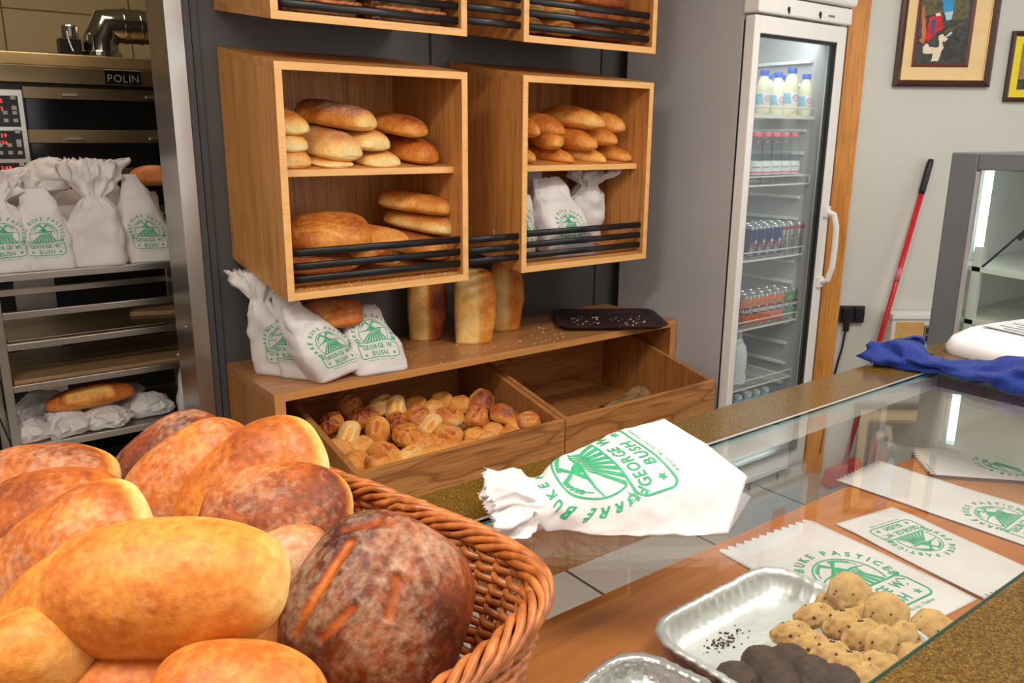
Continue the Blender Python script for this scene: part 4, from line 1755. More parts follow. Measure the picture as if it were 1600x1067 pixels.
wbox(bm, pu - 0.012, pu + 0.012, 0.012, 0.036, pz_ - 0.03, pz_ + 0.02)
obj('plug', bm, 'black_plastic', t, bevel=0.004)
bm = BM()
pth = [wl(pu, 0.024, pz_ - 0.02)]
for k, (px, py) in enumerate(((1320, 525), (1316, 545), (1310, 565), (1304, 588), (1297, 620))):
    u, z = wpx(px, py, 0.03)
    pth.append(wl(u, 0.026, z))
pth.append(wl(pth and wpx(1297, 620, 0.03)[0] - 0.02, 0.03, 0.10))
tube(bm, pth, 0.005, 8)
obj('power_cord', bm, 'black_plastic', t, smooth=True)

# broom leaning on the wall
ut, zt_ = wpx(1455, 249, 0.02)
um, zm = wpx(1365, 565, 0.09)
t_ = zt_ / (zt_ - zm)
top_p = wl(ut, 0.02, zt_)
mid_p = wl(um, 0.09, zm)
bot = top_p + (mid_p - top_p) * (zt_ - 0.06) / (zt_ - zm)
t = thing('broom', 'red broom handle with black grip leaning on the grey wall', 'broom', (bot.x, bot.y, 0))
ax = (top_p - bot)
bm = BM()
tube(bm, [bot, bot + ax * 0.90], 0.0115, 14)
obj('handle', bm, 'red_paint', t, smooth=True)
bm = BM()
tube(bm, [bot + ax * 0.895, bot + ax * 0.905, bot + ax * 0.985, bot + ax], [0.0125, 0.0145, 0.014, 0.011], 14)
obj('grip', bm, 'black_plastic', t, smooth=True)
bm = BM()
tube(bm, [bot + ax * 0.62, bot + ax * 0.665], 0.0122, 14)
obj('faded_label', bm, 'red_faded', t, smooth=True)
bm = BM()
hexa(bm, [bot + Vector(v) for v in ((-0.13, -0.03, -0.05), (0.13, -0.03, -0.05), (0.13, 0.03, -0.05), (-0.13, 0.03, -0.05), (-0.12, -0.02, 0.03), (0.12, -0.02, 0.03), (0.12, 0.02, 0.03), (-0.12, 0.02, 0.03))])
obj('brush_head', bm, 'red_paint', t, bevel=0.006)

# low cabinet with a socket panel
ua, zt2 = wpx(1394, 491, 0.085)
ub = wpx(1462, 491, 0.085)[0]
t = thing('side_cabinet', 'low white-topped cabinet with a switch panel behind the red broom', 'cabinet', wl((ua + ub) / 2, 0.1, 0))
bm = BM()
wbox(bm, ua, ub + 0.12, 0.004, 0.095, zt2 - 0.02, zt2)
obj('top_board', bm, 'fridge_white', t, bevel=0.002)
bm = BM()
wbox(bm, ua + 0.006, ub + 0.11, 0.008, 0.085, 0, zt2 - 0.02)
obj('carcass', bm, 'deli_white', t)
bm = BM()
wbox(bm, ua + 0.025, ub - 0.045, 0.085, 0.09, zt2 - 0.16, zt2 - 0.035)
obj('front_panel', bm, 'panel_yellow', t)
bm = BM()
wbox(bm, ub - 0.043, ub - 0.015, 0.085, 0.093, zt2 - 0.13, zt2 - 0.05)
for k in range(2):
    wbox(bm, ub - 0.036, ub - 0.022, 0.093, 0.096, zt2 - 0.12 + 0.035 * k, zt2 - 0.095 + 0.035 * k, 1)
obj('switch_plate', bm, ['gasket_grey', 'black_plastic'], t)

# glazed pastry case: stands in line with the counter, its glazed end facing the shop counter
CX = 2.50
PT = at(1487.5, 238, 'x', CX)
ztop = PT.z
y1, y0 = PT.y, 0.10
pin = at(1526, 266, 'x', CX)
yin, zin = pin.y, pin.z
x1_ = CX + 0.85
t = thing('pastry_case', 'tall grey-framed glass pastry case behind the blue towel at right', 'display case', (CX + 0.4, 0.6, 0))
for nm, d in (('side_post', (yin, y1, 0.0, ztop)), ('side_post', (y0, y0 + 0.10, 0, ztop)), ('top_rail', (y0 + 0.10, yin, zin, ztop)), ('bottom_rail', (y0 + 0.10, yin, 0, 0.60))):
    bm = BM()
    box(bm, CX, CX + 0.035, d[0], d[1], d[2], d[3])
    obj(nm, bm, 'deli_frame', t, bevel=0.004)
bm = BM()
box(bm, CX + 0.012, CX + 0.018, y0 + 0.1, yin, 0.60, zin)
obj('glass_pane', bm, 'glass_fridge', t)
bm = BM()
box(bm, CX - 0.003, CX + 0.011, yin - 0.010, yin - 0.001, 0.61, zin - 0.003)
obj('glass_trim', bm, 'aluminium', t)
bm = BM()
box(bm, CX + 0.036, x1_, y1 - 0.02, y1, 0.0, ztop, 0)
box(bm, CX + 0.036, x1_, y0, y1 - 0.02, ztop - 0.02, ztop, 0)
box(bm, x1_, x1_ + 0.03, y0, y1, 0.0, ztop, 0)
obj('cabinet_shell', bm, 'deli_frame', t)
bm = BM()
box(bm, CX + 0.04, x1_, y1 - 0.032, y1 - 0.021, 0.62, ztop - 0.03)
obj('back_panel', bm, 'deli_white', t)
bm = BM()
box(bm, CX + 0.036, x1_, y0, y1 - 0.021, 0.3, 0.60)
obj('base_deck', bm, 'deli_white', t)
for z, ya in ((0.80, 0.30), (0.98, 0.42), (1.14, 0.55)):
    bm = BM()
    hexa(bm, [(CX + 0.05, ya, z), (x1_, ya, z), (x1_, y1 - 0.035, z + 0.03), (CX + 0.05, y1 - 0.035, z + 0.03), (CX + 0.05, ya, z + 0.014), (x1_, ya, z + 0.014), (x1_, y1 - 0.035, z + 0.044), (CX + 0.05, y1 - 0.035, z + 0.044)])
    obj('tilted_shelf', bm, 'deli_white', t)
pl_ = at(1549, 240, 'x', CX + 0.10)
bm = BM()
box(bm, CX + 0.10, CX + 0.115, pl_.y - 0.010, pl_.y + 0.010, 1.22, ztop - 0.021)
obj('led_strip', bm, 'deli_led', t)
pq = at(1530, 400, 'x', CX + 0.06)
bm = BM()
box(bm, CX + 0.05, CX + 0.07, pq.y - 0.012, pq.y + 0.012, 0.60, 1.24)
obj('inner_post', bm, 'deli_white', t)
bm = BM()
a_, b2_ = at(1522, 428, 'x', CX + 0.06), at(1606, 356, 'x', CX + 0.06)
tube(bm, [a_, b2_], 0.0035, 8)
tube(bm, [a_.lerp(b2_, .85) - Vector((0, 0, .012)), b2_ + (b2_ - a_) * 0.6 - Vector((0, 0, .012))], 0.0065, 8)
obj('gas_strut', bm, 'black_plastic', t)

# ------------------------------------------------------------------ the kitchen behind the opening
OY = 4.0
Z = lambda px, py: at(px, py, 'y', OY).z
X = lambda px, py: at(px, py, 'y', OY).x
t = thing('deck_oven', 'large steel deck oven with black glass doors in the kitchen', 'oven', (0.4, 4.5, 0))
zt3, zh, zl_ = Z(100, 84), Z(100, 104), Z(120, 132)
bm = BM()
hexa(bm, [(-0.9, OY, zh), (1.6, OY, zh), (1.6, 4.95, zh), (-0.9, 4.95, zh), (-0.9, OY + 0.02, zt3), (1.6, OY + 0.02, zt3), (1.6, 4.95, zt3), (-0.9, 4.95, zt3)])
obj('hood_cap', bm, 'steel_oven', t, bevel=0.004)
bm = BM()
box(bm, -0.9, 1.6, OY - 0.01, 4.95, zl_, zh - 0.001)
hd_ = obj('hood', bm, 'steel_oven', t, bevel=0.003)
xa, za = X(163, 123), Z(163, 123)
xb, zb3 = X(219, 125), Z(190, 111)
bm = BM()
box(bm, xa, xb, OY - 0.014, OY - 0.0095, Z(190, 132), zb3)
box(bm, xa, xb, OY - 0.016, OY - 0.0095, zb3, zb3 + 0.004, 1)
F = Flat()
F.text('POLIN', 0, 0, 1.0, gap=0.16)
w_ = xb - xa
s_ = (zb3 - Z(190, 132)) * 0.80
xs_ = [v[0] for v in F.v]
sx_ = w_ * 0.86 / (max(xs_) - min(xs_))
vs = [bm.verts.new(((xa + xb) / 2 + v[0] * sx_, OY - 0.0155, Z(190, 132) + s_ * 0.18 + v[1] * s_)) for v in F.v]
for f in F.f:
    bm.faces.new([vs[i] for i in f]).material_index = 2
obj('name_plate', bm, ['black_glass', 'aluminium', 'aluminium'], t)
bm = BM()
box(bm, -0.88, 1.58, OY + 0.03, 4.93, 0.25, zl_ - 0.001)
obj('oven_body', bm, 'black_plastic', t)
for a, b in ((0, 0),):
    pass
dk = [(Z(150, 157), Z(150, 203)), (Z(150, 224), Z(150, 263)), (Z(150, 285), Z(150, 325)), (Z(150, 346), Z(150, 386))]
xd0, xd1 = X(42, 200), 1.56
zprev = zl_ - 0.012
for i, (za_, zb_2) in enumerate(dk):
    bm = BM()
    box(bm, xd0, xd1, OY + 0.005, OY + 0.03, za_, zprev)
    obj('deck_band', bm, 'steel_oven', t, bevel=0.003)
    bm = BM()
    box(bm, xd0 + 0.01, xd1 - 0.01, OY + 0.012, OY + 0.03, zb_2, za_ - 0.001)
    dr = obj('deck_door', bm, 'black_glass', t)
    bm = BM()
    xh = X(118, 215)
    box(bm, xh - 0.035, xh + 0.03, OY - 0.012, OY + 0.006, za_ + 0.012, za_ + 0.026)
    xh2 = X(240, 215)
    box(bm, xh2 - 0.02, xh2 + 0.05, OY - 0.012, OY + 0.006, za_ + 0.012, za_ + 0.026)
    obj('door_handle', bm, 'steel', dr, bevel=0.003)
    zprev = zb_2
bm = BM()
box(bm, xd0, xd1, OY + 0.005, OY + 0.03, 0.95, zprev)
obj('deck_band', bm, 'steel_oven', t, bevel=0.003)
# control column with red displays
xc0, xc1 = -0.05, X(42, 200)
bm = BM()
box(bm, xc0, xc1 - 0.002, OY - 0.03, OY + 0.03, 0.95, Z(30, 140))
cc = obj('control_column', bm, 'steel', t, bevel=0.004)
for i, (y0_, y1_, txt) in enumerate(((150, 198, ('255', '235')), (204, 248, ('259', '236')), (254, 300, ('240', '230')))):
    ztop_, zbt = Z(15, y0_), Z(15, y1_)
    xm = X(20, 170)
    bm = BM()
    box(bm, xm - 0.2, xm + 0.018, OY - 0.034, OY - 0.0305, zbt, ztop_)
    pn = obj('control_panel', bm, 'black_plastic', cc)
    bm = BM()
    F = Flat()
    F.text(txt[0], 0, 0.58, 0.36, gap=0.2)
    F.text(txt[1], 0, 0.08, 0.36, gap=0.2)
    for c in ((-0.55, 0.45), (0.55, 0.45)):
        pass
    hgt = (ztop_ - zbt) * 0.5
    vs = [bm.verts.new((xm - 0.055 + v[0] * hgt, OY - 0.0345, zbt + hgt * 0.95 + v[1] * hgt)) for v in F.v]
    for f in F.f:
        bm.faces.new([vs[q] for q in f])
    obj('display_digits', bm, 'led_red', pn)
    for cx_ in range(3):
        for cz in range(2):
            xx = xm - 0.075 + cx_ * 0.034
            zz = zbt + 0.018 + cz * 0.03
            bbox_obj('button', (xx, xx + 0.016, OY - 0.037, OY - 0.034, zz, zz + 0.014), 'button_grey', pn)
    for cz in range(2):
        zz = zbt + hgt * 1.1 + cz * 0.04
        bbox_obj('button', (xm - 0.008, xm + 0.01, OY - 0.037, OY - 0.034, zz, zz + 0.016), 'button_grey', pn)
# steel leg and dark underside
bm = BM()
xl0 = at(26, 480, 'y', OY).x
xl1 = at(90, 480, 'y', OY).x
box(bm, xl0, xl1, OY + 0.0, OY + 0.2, 0, 0.95)
obj('oven_leg', bm, 'steel', t)
bm = BM()
box(bm, -0.85, 1.55, OY + 0.32, OY + 0.36, 0.0, 0.95)
obj('rear_skirt', bm, 'black_plastic', t)

# motor and steam pipe on top of the oven
ym = 4.25
px_ = lambda px, py: at(px, py, 'y', ym)
t = thing('exhaust_motor', 'small exhaust motor with a loose white wire on top of the oven', 'motor', (px_(110, 75).x, ym, zt3))
bm = BM()
a = px_(92, 72)
b = px_(124, 60)
c_ = px_(70, 78)
d_ = px_(150, 80)
box(bm, c_.x, d_.x, ym - 0.1, ym + 0.12, zt3, zt3 + 0.014)
obj('base_plate', bm, 'steel_oven', t)
bm = BM()
box(bm, a.x, b.x, ym - 0.04, ym + 0.05, zt3 + 0.014, px_(100, 60).z)
obj('gear_housing', bm, 'black_plastic', t, bevel=0.004)
bm = BM()
m_ = px_(109, 50)
lathe(bm, [(0.030, 0), (0.034, 0.01), (0.034, 0.05), (0.03, 0.056)], 20, (m_.x, ym, px_(100, 60).z))
obj('motor_cap', bm, 'steel', t, smooth=False)
bm = BM()
tube(bm, [px_(101, 50) - Vector((0, 0.05, 0)), px_(103, 62) - Vector((0, 0.055, 0)), px_(107, 74) - Vector((0, 0.06, 0)), px_(110, 82) - Vector((0, 0.07, 0))], 0.003, 6)
obj('wire', bm, 'label_white', t)
t = thing('steam_pipe', 'shiny elbowed steam pipe running along the wall above the oven', 'pipe', (px_(165, 70).x, ym + 0.03, zt3))
yp = ym + 0.03
P_ = lambda px, py: at(px, py, 'y', yp)
bm = BM()
r_ = 0.075
e1 = P_(158, 78)
e2 = P_(158, 64)
e3 = P_(172, 41)
e4 = P_(240, 44)
pth = [Vector((e1.x, yp, zt3 + 0.03)), Vector((e1.x, yp, e2.z)), Vector((e1.x + 0.02, yp, e2.z + 0.03)), Vector((e3.x - 0.02, yp, e3.z)), Vector((e3.x + 0.03, yp, e3.z + 0.003)), Vector((2.3, yp, e3.z + 0.02))]
tube(bm, pth, r_, 28)
auto_smooth(obj('pipe_run', bm, 'steel_mirror', t, smooth=True), 25)
bm = BM()
for x_, w2 in ((e3.x + 0.05, 0.02), (e3.x + 0.12, 0.012)):
    tube(bm, [(x_, yp, e3.z + 0.004), (x_ + w2, yp, e3.z + 0.0045)], r_ + 0.004, 28)
lathe(bm, [(r_ + 0.012, 0.0), (r_ + 0.012, 0.035), (r_ + 0.003, 0.04)], 28, (e1.x, yp, zt3))
obj('pipe_collar', bm, 'steel_mirror', t)

# wheeled steel rack
RY = 3.10
rx0, rx1 = 0.238, 0.90
ry1 = 3.56
t = thing('bakery_rack', 'steel trolley rack in the kitchen opening loaded with bagged bread', 'rack', (0.55, 3.3, 0))
for x, y in ((rx0, RY), (rx1, RY), (rx0, ry1), (rx1, ry1)):
    bm = BM()
    box(bm, x - 0.014, x + 0.014, y - 0.014, y + 0.014, 0.0, 1.085)
    obj('post', bm, 'steel', t, bevel=0.002)
RZ = (1.098, 0.972, 0.866, 0.722, 0.505)
for i, z in enumerate(RZ):
    bm = BM()
    for y in (RY, ry1):
        box(bm, rx0 + 0.014, rx1 - 0.014, y - 0.011, y + 0.011, z - 0.024, z - 0.002)
    for x in (rx0, rx1):
        box(bm, x - 0.010, x + 0.010, RY + 0.014, ry1 - 0.014, z - 0.024, z - 0.002)
    if i in (0, 4):
        box(bm, rx0 + 0.011, rx1 - 0.011, RY - 0.008, ry1, z - 0.0019, z)
    obj('shelf_frame', bm, 'steel', t, bevel=0.001)
bm = BM()
box(bm, rx0 + 0.02, rx1 - 0.02, RY + 0.005, ry1 - 0.02, RZ[3] - 0.0015, RZ[3] + 0.012)
tag(obj('dough_board', bm, 'dough_board_wood', loc=(0.57, 3.3, RZ[3]), bevel=0.002), 'worn wooden dough board lying on a rack level above the bags', 'board')
bm = BM()
box(bm, rx0 + 0.02, rx1 - 0.02, RY + 0.02, ry1 - 0.015, RZ[2] - 0.0015, RZ[2] + 0.003)
tag(obj('baking_sheet', bm, 'steel_oven', loc=(0.57, 3.3, RZ[2]), bevel=0.001), 'empty steel baking sheet lying on the third rack level', 'tray')
bm = BM()
a0, a1, a2, a3 = (0.68, 3.30), (0.87, 3.22), (0.872, 3.5), (0.80, 3.52)
hexa(bm, [(p[0], p[1], RZ[2] + 0.0035) for p in (a0, a1, a2, a3)] + [(p[0], p[1], RZ[2] + 0.02) for p in (a0, a1, a2, a3)])
tag(obj('bread_peel', bm, 'dough_board_wood', loc=(0.8, 3.4, RZ[2] + 0.0035), bevel=0.002), 'short pale wooden board lying askew at the right of the rack', 'board')

# ------------------------------------------------------------------ bread on the shelves
def loaf(name, label, cat, loc, rot, group=None, **kw):
    return place(name, bread_mesh(name, **kw), label, cat, loc, rot, group)


R = math.radians
PALE = dict(top=0.36, side=0.16, base=0.26, flour=0.16, ends=-0.06, ex=0.6, er=0.55, bump=0.06, patch=0.14)
G1 = 'pale loaves on the upper level of the left display box'
tilt = math.atan2(RISE, YB - YF)


def on_box(px, py, y=2.31):
    return at(px, py, 'y', y)


def end_on(label, px, py, L, W_, H_, seed, yaw=90.0, group=None, yfront=2.31, name='bread_loaf', lift=0.0, **kw):
    """loaf lying front to back whose near end is seen at (px, py); yaw 90 = straight in"""
    p = at(px, py, 'y', yfront)
    a = R(yaw)
    # local +x points away from the shop
    dx, dy = math.cos(a), math.sin(a)
    c = Vector((p.x + dx * L * 0.46, p.y + dy * L * 0.46, p.z - H_ * 0.45 + slope(p.y + dy * L * 0.46) - slope(p.y) + lift))
    return loaf(name, label, 'bread', c, (0, -tilt * dy, a), group, L=L, W_=W_, H_=H_, seed=seed, **kw)


zA = 1.440


def zrest(y, base=zA):
    return base + slope(y)


end_on('pale loaf lowest of the stack of three against the left side of the box', 462, 252, 0.25, 0.125, 0.066, 3, 92, G1, **PALE)
end_on('pale loaf in the middle of the three-high stack at left of the box', 459, 226, 0.25, 0.12, 0.064, 4, 90, G1, **PALE)
end_on('pale loaf topping the stack of three at the left side of the box', 459, 198, 0.25, 0.12, 0.070, 5, 88, G1, **dict(PALE, top=0.48))
end_on('thin flat loaf lying under the largest floury loaf on the upper level', 528, 259, 0.24, 0.14, 0.030, 6, 92, G1, **dict(PALE, flat=.5))
end_on('largest floury pale loaf at the centre of the upper level', 541, 235, 0.27, 0.155, 0.092, 7, 98, G1, **dict(PALE, flour=0.24, top=0.46))
end_on('pale loaf resting on the shelf right of the large floury loaf', 603, 253, 0.26, 0.15, 0.055, 8, 94, G1, **PALE)
end_on('floury loaf second from the top of the pile at the centre of the upper level', 590, 224, 0.26, 0.14, 0.068, 9, 96, G1, **dict(PALE, flour=0.22, top=0.44))
end_on('dark-topped floury loaf crowning the pile on the upper level', 574, 190, 0.27, 0.125, 0.078, 10, 118, G1, **dict(PALE, top=0.78, flour=0.22, side=0.4, ends=-0.35))
end_on('browned loaf lying on the seeded loaf at the right of the upper level', 653, 203, 0.20, 0.12, 0.065, 11, 106, G1, **dict(PALE, top=0.66, side=0.46, base=0.4, ends=0.0, flour=0.12))
end_on('seeded loaf with a pale slash at the right end of the upper level', 672, 243, 0.24, 0.13, 0.078, 12, 106, G1, **dict(PALE, top=0.62, side=0.46, base=0.36, flour=0.02, ends=0.0, er=0.65,
       scores=((-0.32, -0.12, -0.05, 0.30, 0.011, 0.006, 0.4),)))
G2 = 'loaves on the lower level of the left display box'
zl = 1.077 + TH
p = at(512, 372, 'y', 2.44)
loaf('round_loaf', 'big round scored loaf behind the black bars at left', 'bread', (p.x, 2.44, zl + slope(2.44) + 0.065), (tilt, 0, R(-15)), G2, L=0.27, W_=0.24, H_=0.115, seed=21, er=0.6, ex=0.9,
     top=0.50, side=0.44, base=0.30, flour=0.10, bump=0.03, patch=0.12, nu=64, nv=72, fine=0.1, scores=[(-0.4 + 0.05 * k, -0.3 + 0.09 * k, 0.1 + 0.05 * k, -0.45 + 0.09 * k, 0.004, 0.002, 0.12) for k in range(8)])
p = at(510, 415, 'y', 2.42)
loaf('round_loaf', 'flat dark loaf lying under the big round loaf', 'bread', (p.x - 0.02, 2.45, zl + slope(2.45)), (tilt, 0, R(8)), G2, L=0.27, W_=0.22, H_=0.066, seed=22, top=0.66, side=0.5, base=0.45, flour=0.2, bump=0.04)
end_on('oval loaf slanting to the right beside the big round loaf', 632, 380, 0.24, 0.105, 0.070, 23, 125, G2, yfront=2.30, **dict(PALE, top=0.55, side=0.34, flour=0.12))
end_on('loaf lying under the slanting oval loaf behind the bars', 612, 404, 0.26, 0.125, 0.060, 24, 112, G2, yfront=2.31, **dict(PALE, top=0.5, side=0.3))
end_on('long loaf topping the pair at the right end of the lower level', 700, 325, 0.25, 0.115, 0.066, 25, 132, G2, yfront=2.33, **dict(PALE, top=0.52, side=0.32, flour=0.1))
end_on('pale-ended loaf lower of the pair at the right end of the lower level', 705, 356, 0.26, 0.13, 0.07, 26, 120, G2, yfront=2.33, **dict(PALE, top=0.56, side=0.2, ends=-0.1))
end_on('loaf at the bottom of the right end pile behind the bars', 690, 393, 0.26, 0.15, 0.08, 27, 112, G2, yfront=2.34, **dict(PALE, top=0.5, side=0.3))
# torpedo rolls in the right box
BAG = dict(ex=1.0, er=1.05, top=0.54, side=0.44, base=0.40, flour=-0.1, bump=0.05, patch=0.10, fine=0.15, bfreq=16, flat=0.35)
G3 = 'long orange rolls in the right display box'
rolls = [
    ('split-topped long roll crowning the pile in the right box', 940, 192, 0.27, 0.105, 0.085, 118, dict(top=0.5, side=0.3, spots=((0.12, -0.05, 0.032, 0.38), ))),
    ('orange roll at the right end of the top row in the right box', 972, 198, 0.25, 0.10, 0.085, 104, {}),
    ('orange roll cut off by the box edge in the top row at left', 838, 205, 0.24, 0.085, 0.080, 98, {}),
    ('orange roll second from the left in the top row of the right box', 878, 203, 0.24, 0.095, 0.08, 108, {}),
    ('orange roll in the middle of the centre row of the right box', 928, 225, 0.25, 0.105, 0.085, 108, {}),
    ('orange roll at the right end of the centre row of the right box', 960, 219, 0.24, 0.095, 0.075, 102, {}),
    ('thick orange roll leaning up at left of the centre row in the right box', 868, 222, 0.24, 0.11, 0.09, 70, {}),
    ('orange roll half hidden at the left of the bottom row in the right box', 832, 247, 0.22, 0.085, 0.062, 98, {}),
    ('orange roll second from the left in the bottom row of the right box', 892, 249, 0.24, 0.09, 0.062, 106, {}),
    ('paler roll third from the left in the bottom row of the right box', 942, 249, 0.25, 0.095, 0.066, 108, dict(top=0.5, side=0.3)),
    ('orange roll at the right end of the bottom row in the right box', 983, 246, 0.24, 0.095, 0.066, 106, {}),
    ('orange roll barely showing at the left end of the centre row', 820, 224, 0.22, 0.08, 0.07, 94, {}),
]
for i, (lb, px, py, L, w, h, yaw, ex) in enumerate(rolls):
    end_on(lb, px, py, L, w, h, 40 + i, yaw, G3, yfront=2.315, name='long_roll', **dict(BAG, **ex))
# bricks of bread in the upper right box, dark rye at its right
G4 = 'loaves behind the bars of the upper right display box'
zu = 1.846 + TH
for lb, x, k, kw in (('pale loaf lowest in the left pile of the upper right box', 1.84, 0, dict(top=.5, side=.3)), ('pale loaf second in the left pile of the upper right box', 1.84, 1, dict(top=.5, side=.32)),
                     ('loaf on top of the left pile of the upper right box', 1.84, 2, dict(top=.52, side=.38)),
                     ('pale loaf lowest in the middle pile of the upper right box', 1.985, 0, dict(top=.6, side=.34)), ('pale loaf second in the middle pile of the upper right box', 1.985, 1, dict(top=.6, side=.3)),
                     ('loaf on top of the middle pile of the upper right box', 1.985, 2, dict(top=.55, side=.36)),
                     ('dark crusty loaf lowest in the right pile of the upper right box', 2.20, 0, dict(top=.86, side=.74, flour=.24, base=.6)), ('dark crusty loaf second in the right pile of the upper right box', 2.19, 1, dict(top=.82, side=.7, flour=.24, base=.6)),
                     ('dark crusty loaf on top of the right pile of the upper right box', 2.2, 2, dict(top=.8, side=.7, flour=.24, base=.6))):
    wide = x > 2.1
    loaf('bread_loaf', lb, 'bread', (x, 2.44, zu + slope(2.44) + 0.002 + k * 0.056), (tilt, 0, R(0 if wide else 90)) if wide else (0, -tilt, R(90)), G4, **dict(PALE, L=0.25 if wide else 0.27, W_=0.24 if wide else 0.13, H_=0.062, seed=60 + k + int(x * 100), flat=0.45, lowsq=0.6, **kw))

# tall tin loaves standing on end on the low shelf
def tin_loaf(label, px, py, y, w, d, h, yaw, seed, dark, pale):
    """square-sided loaf stood on end: flat pale side and a domed crust side"""
    p = at(px, py, 'z', SZ)
    verts, br, fl = [], [], []
    nu, nv = 44, 26
    sd = Vector((seed * 3.1, seed * 1.7, 0))
    P2 = []
    for i in range(nu):
        # outline: rectangle x in [-w/2, 0.1w] with a dome from there to +w/2
        a = 2 * math.pi * i / nu
        c, s = math.cos(a), math.sin(a)
        x = w / 2 * spow(c, 0.55 if c < 0 else 0.95)
        y_ = d / 2 * spow(s, 0.42 if c < 0 else 0.62)
        P2.append((x, y_, c))
    for j in range(nv + 1):
        t = j / nv
        e = 0.94 + 0.06 * math.sin(math.pi * t)
        top = 1.0 if t < 0.9 else math.sqrt(max(0.02, 1 - ((t - 0.9) / 0.1) ** 2))
        for x, y_, c in P2:
            dome = 1 if c <= 0 else 1 + (0.20 * math.sin(math.pi * max(0.0, min(1, t))) - 0.06) * sstep(0, .5, c)
            q = Vector((x * e * dome * (0.55 + 0.45 * top), y_ * (0.93 + 0.07 * math.sin(math.pi * t)) * (0.6 + 0.4 * top), h * t))
            n = noise.noise(q * 14 + sd) + .5 * noise.noise(q * 34 + sd)
            q += Vector((c, spow(y_, 1) * 3, 0)) * n * (0.006 if c > 0 else 0.002)
            # torn seam where the dome leaves the tin
            seam = math.exp(-((c - 0.12) / 0.10) ** 2)
            q -= Vector((q.x, q.y, 0)).normalized() * 0.010 * seam if (q.x or q.y) else Vector()
            b = pale + (dark - pale) * sstep(0.05, 0.5, c) - 0.10 * seam * 0.6 + 0.10 * noise.noise(q * 9 + sd)
            verts.append(q)
            br.append(b)
            fl.append(0.04)
    faces = [(j * nu + i, j * nu + (i + 1) % nu, (j + 1) * nu + (i + 1) % nu, (j + 1) * nu + i) for j in range(nv) for i in range(nu)]
    faces.append(tuple(range(nu))[::-1])
    faces.append(tuple(nv * nu + i for i in range(nu)))
    me = bpy.data.meshes.new('tin_loaf')
    me.from_pydata([tuple(v) for v in verts], [], faces)
    me.materials.append(MATS['bread_crust'])
    me.polygons.foreach_set('use_smooth', [True] * len(faces))
    for nm, dat in (('brown', br), ('flour', fl)):
        me.attributes.new(nm, 'FLOAT', 'POINT').data.foreach_set('value', dat)
    return place('tin_loaf', me, label, 'bread', (p.x, p.y, SZ), (0, 0, R(yaw)), 'tall loaves standing on end')


tin_loaf('dark-crusted tall loaf standing on end, leftmost on the low shelf', 667, 528, 0, 0.135, 0.105, 0.262, -37, 3, 0.76, 0.22)
tin_loaf('pale tall loaf with a golden domed side standing in front of its neighbours', 741, 533, 0, 0.148, 0.115, 0.272, -33, 5, 0.46, 0.15)
tin_loaf('pale tall loaf standing on end, rightmost and behind the golden one', 790, 513, 0, 0.125, 0.105, 0.272, -37, 8, 0.50, 0.16)

# loaf resting on the bagged bread
p = at(520, 508, 'y', 2.42)
loaf('round_loaf', 'unwrapped floury round loaf resting on the paper bags below the left box', 'bread', p, (0.06, 0, R(-30)), None, L=0.205, W_=0.19, H_=0.088, seed=91, er=0.62, ex=0.85, flat=0.36,
     top=0.58, side=0.52, base=0.56, flour=0.22, bump=0.035, patch=0.12, nu=60, nv=64, fine=0.2, scores=((0.1, 0.3, 0.42, 0.1, 0.008, 0.004, 0.3), (-0.1, 0.34, 0.2, 0.42, 0.006, 0.003, 0.25)))
# loaves on the kitchen rack
p = at(145, 636, 'y', 3.16)
loaf('oval_loaf', 'long brown oval loaf lying on the bags at the bottom of the rack', 'bread', p, (R(-12), R(-4), R(-8)), None, L=0.295, W_=0.13, H_=0.085, seed=93, ex=0.95, er=0.85, top=0.66, side=0.5, base=0.4, flour=0.0, bump=0.03,
     scores=((-0.22, -0.34, 0.2, -0.36, 0.016, 0.004, 0.42),))
p = at(240, 290, 'y', 3.33)
loaf('bread_loaf', 'golden loaf lying on the bags at the right of the top rack level', 'bread', p, (0, 0, R(-20)), None, L=0.17, W_=0.12, H_=0.075, seed=94, top=0.58, side=0.46, base=0.4, flour=0.05)

# ------------------------------------------------------------------ small rolls in the bin
G5 = 'small round rolls heaped in the left bin'
bun = []
for k in range(7):
    sc = []
    if k in (0, 3):
        sc = [(0, 0, 0.42 * math.cos(2 * math.pi * j / 5 + k), 0.42 * math.sin(2 * math.pi * j / 5 + k), 0.005, 0.006, -0.12) for j in range(5)]
    elif k in (1, 4):
        sc = [(-0.12, 0.05, 0.16, -0.05, 0.007, 0.006, -0.16)]
    elif k == 2:
        sc = [(-0.2, 0.15, 0.25, 0.1, 0.005, 0.005, -0.14), (-0.1, -0.2, 0.2, -0.1, 0.005, 0.004, -0.12)]
    kw = [dict(top=.50, side=.4, base=.3, flour=.06), dict(top=.34, side=.15, base=.34, flour=.2), dict(top=.52, side=.42, base=.36, flour=.16), dict(top=.56, side=.46, base=.4, flour=.1),
          dict(top=.44, side=.18, base=.22, flour=.12), dict(top=.74, side=.26, base=.4, flour=.12), dict(top=.46, side=.36, base=.4, flour=.15)][k]
    Lm, Wm, Hm = [(.088, .086, .060), (.105, .072, .064), (.088, .080, .066), (.082, .080, .064), (.096, .080, .060), (.098, .090, .066), (.084, .08, .058)][k]
    bun.append(bread_mesh('bread_roll', L=Lm, W_=Wm, H_=Hm, seed=100 + k, ex=.85, er=.7, flat=.42, bump=.09, bfreq=26, patch=.16, nu=32, nv=36, fine=0.25, scores=sc, **kw))
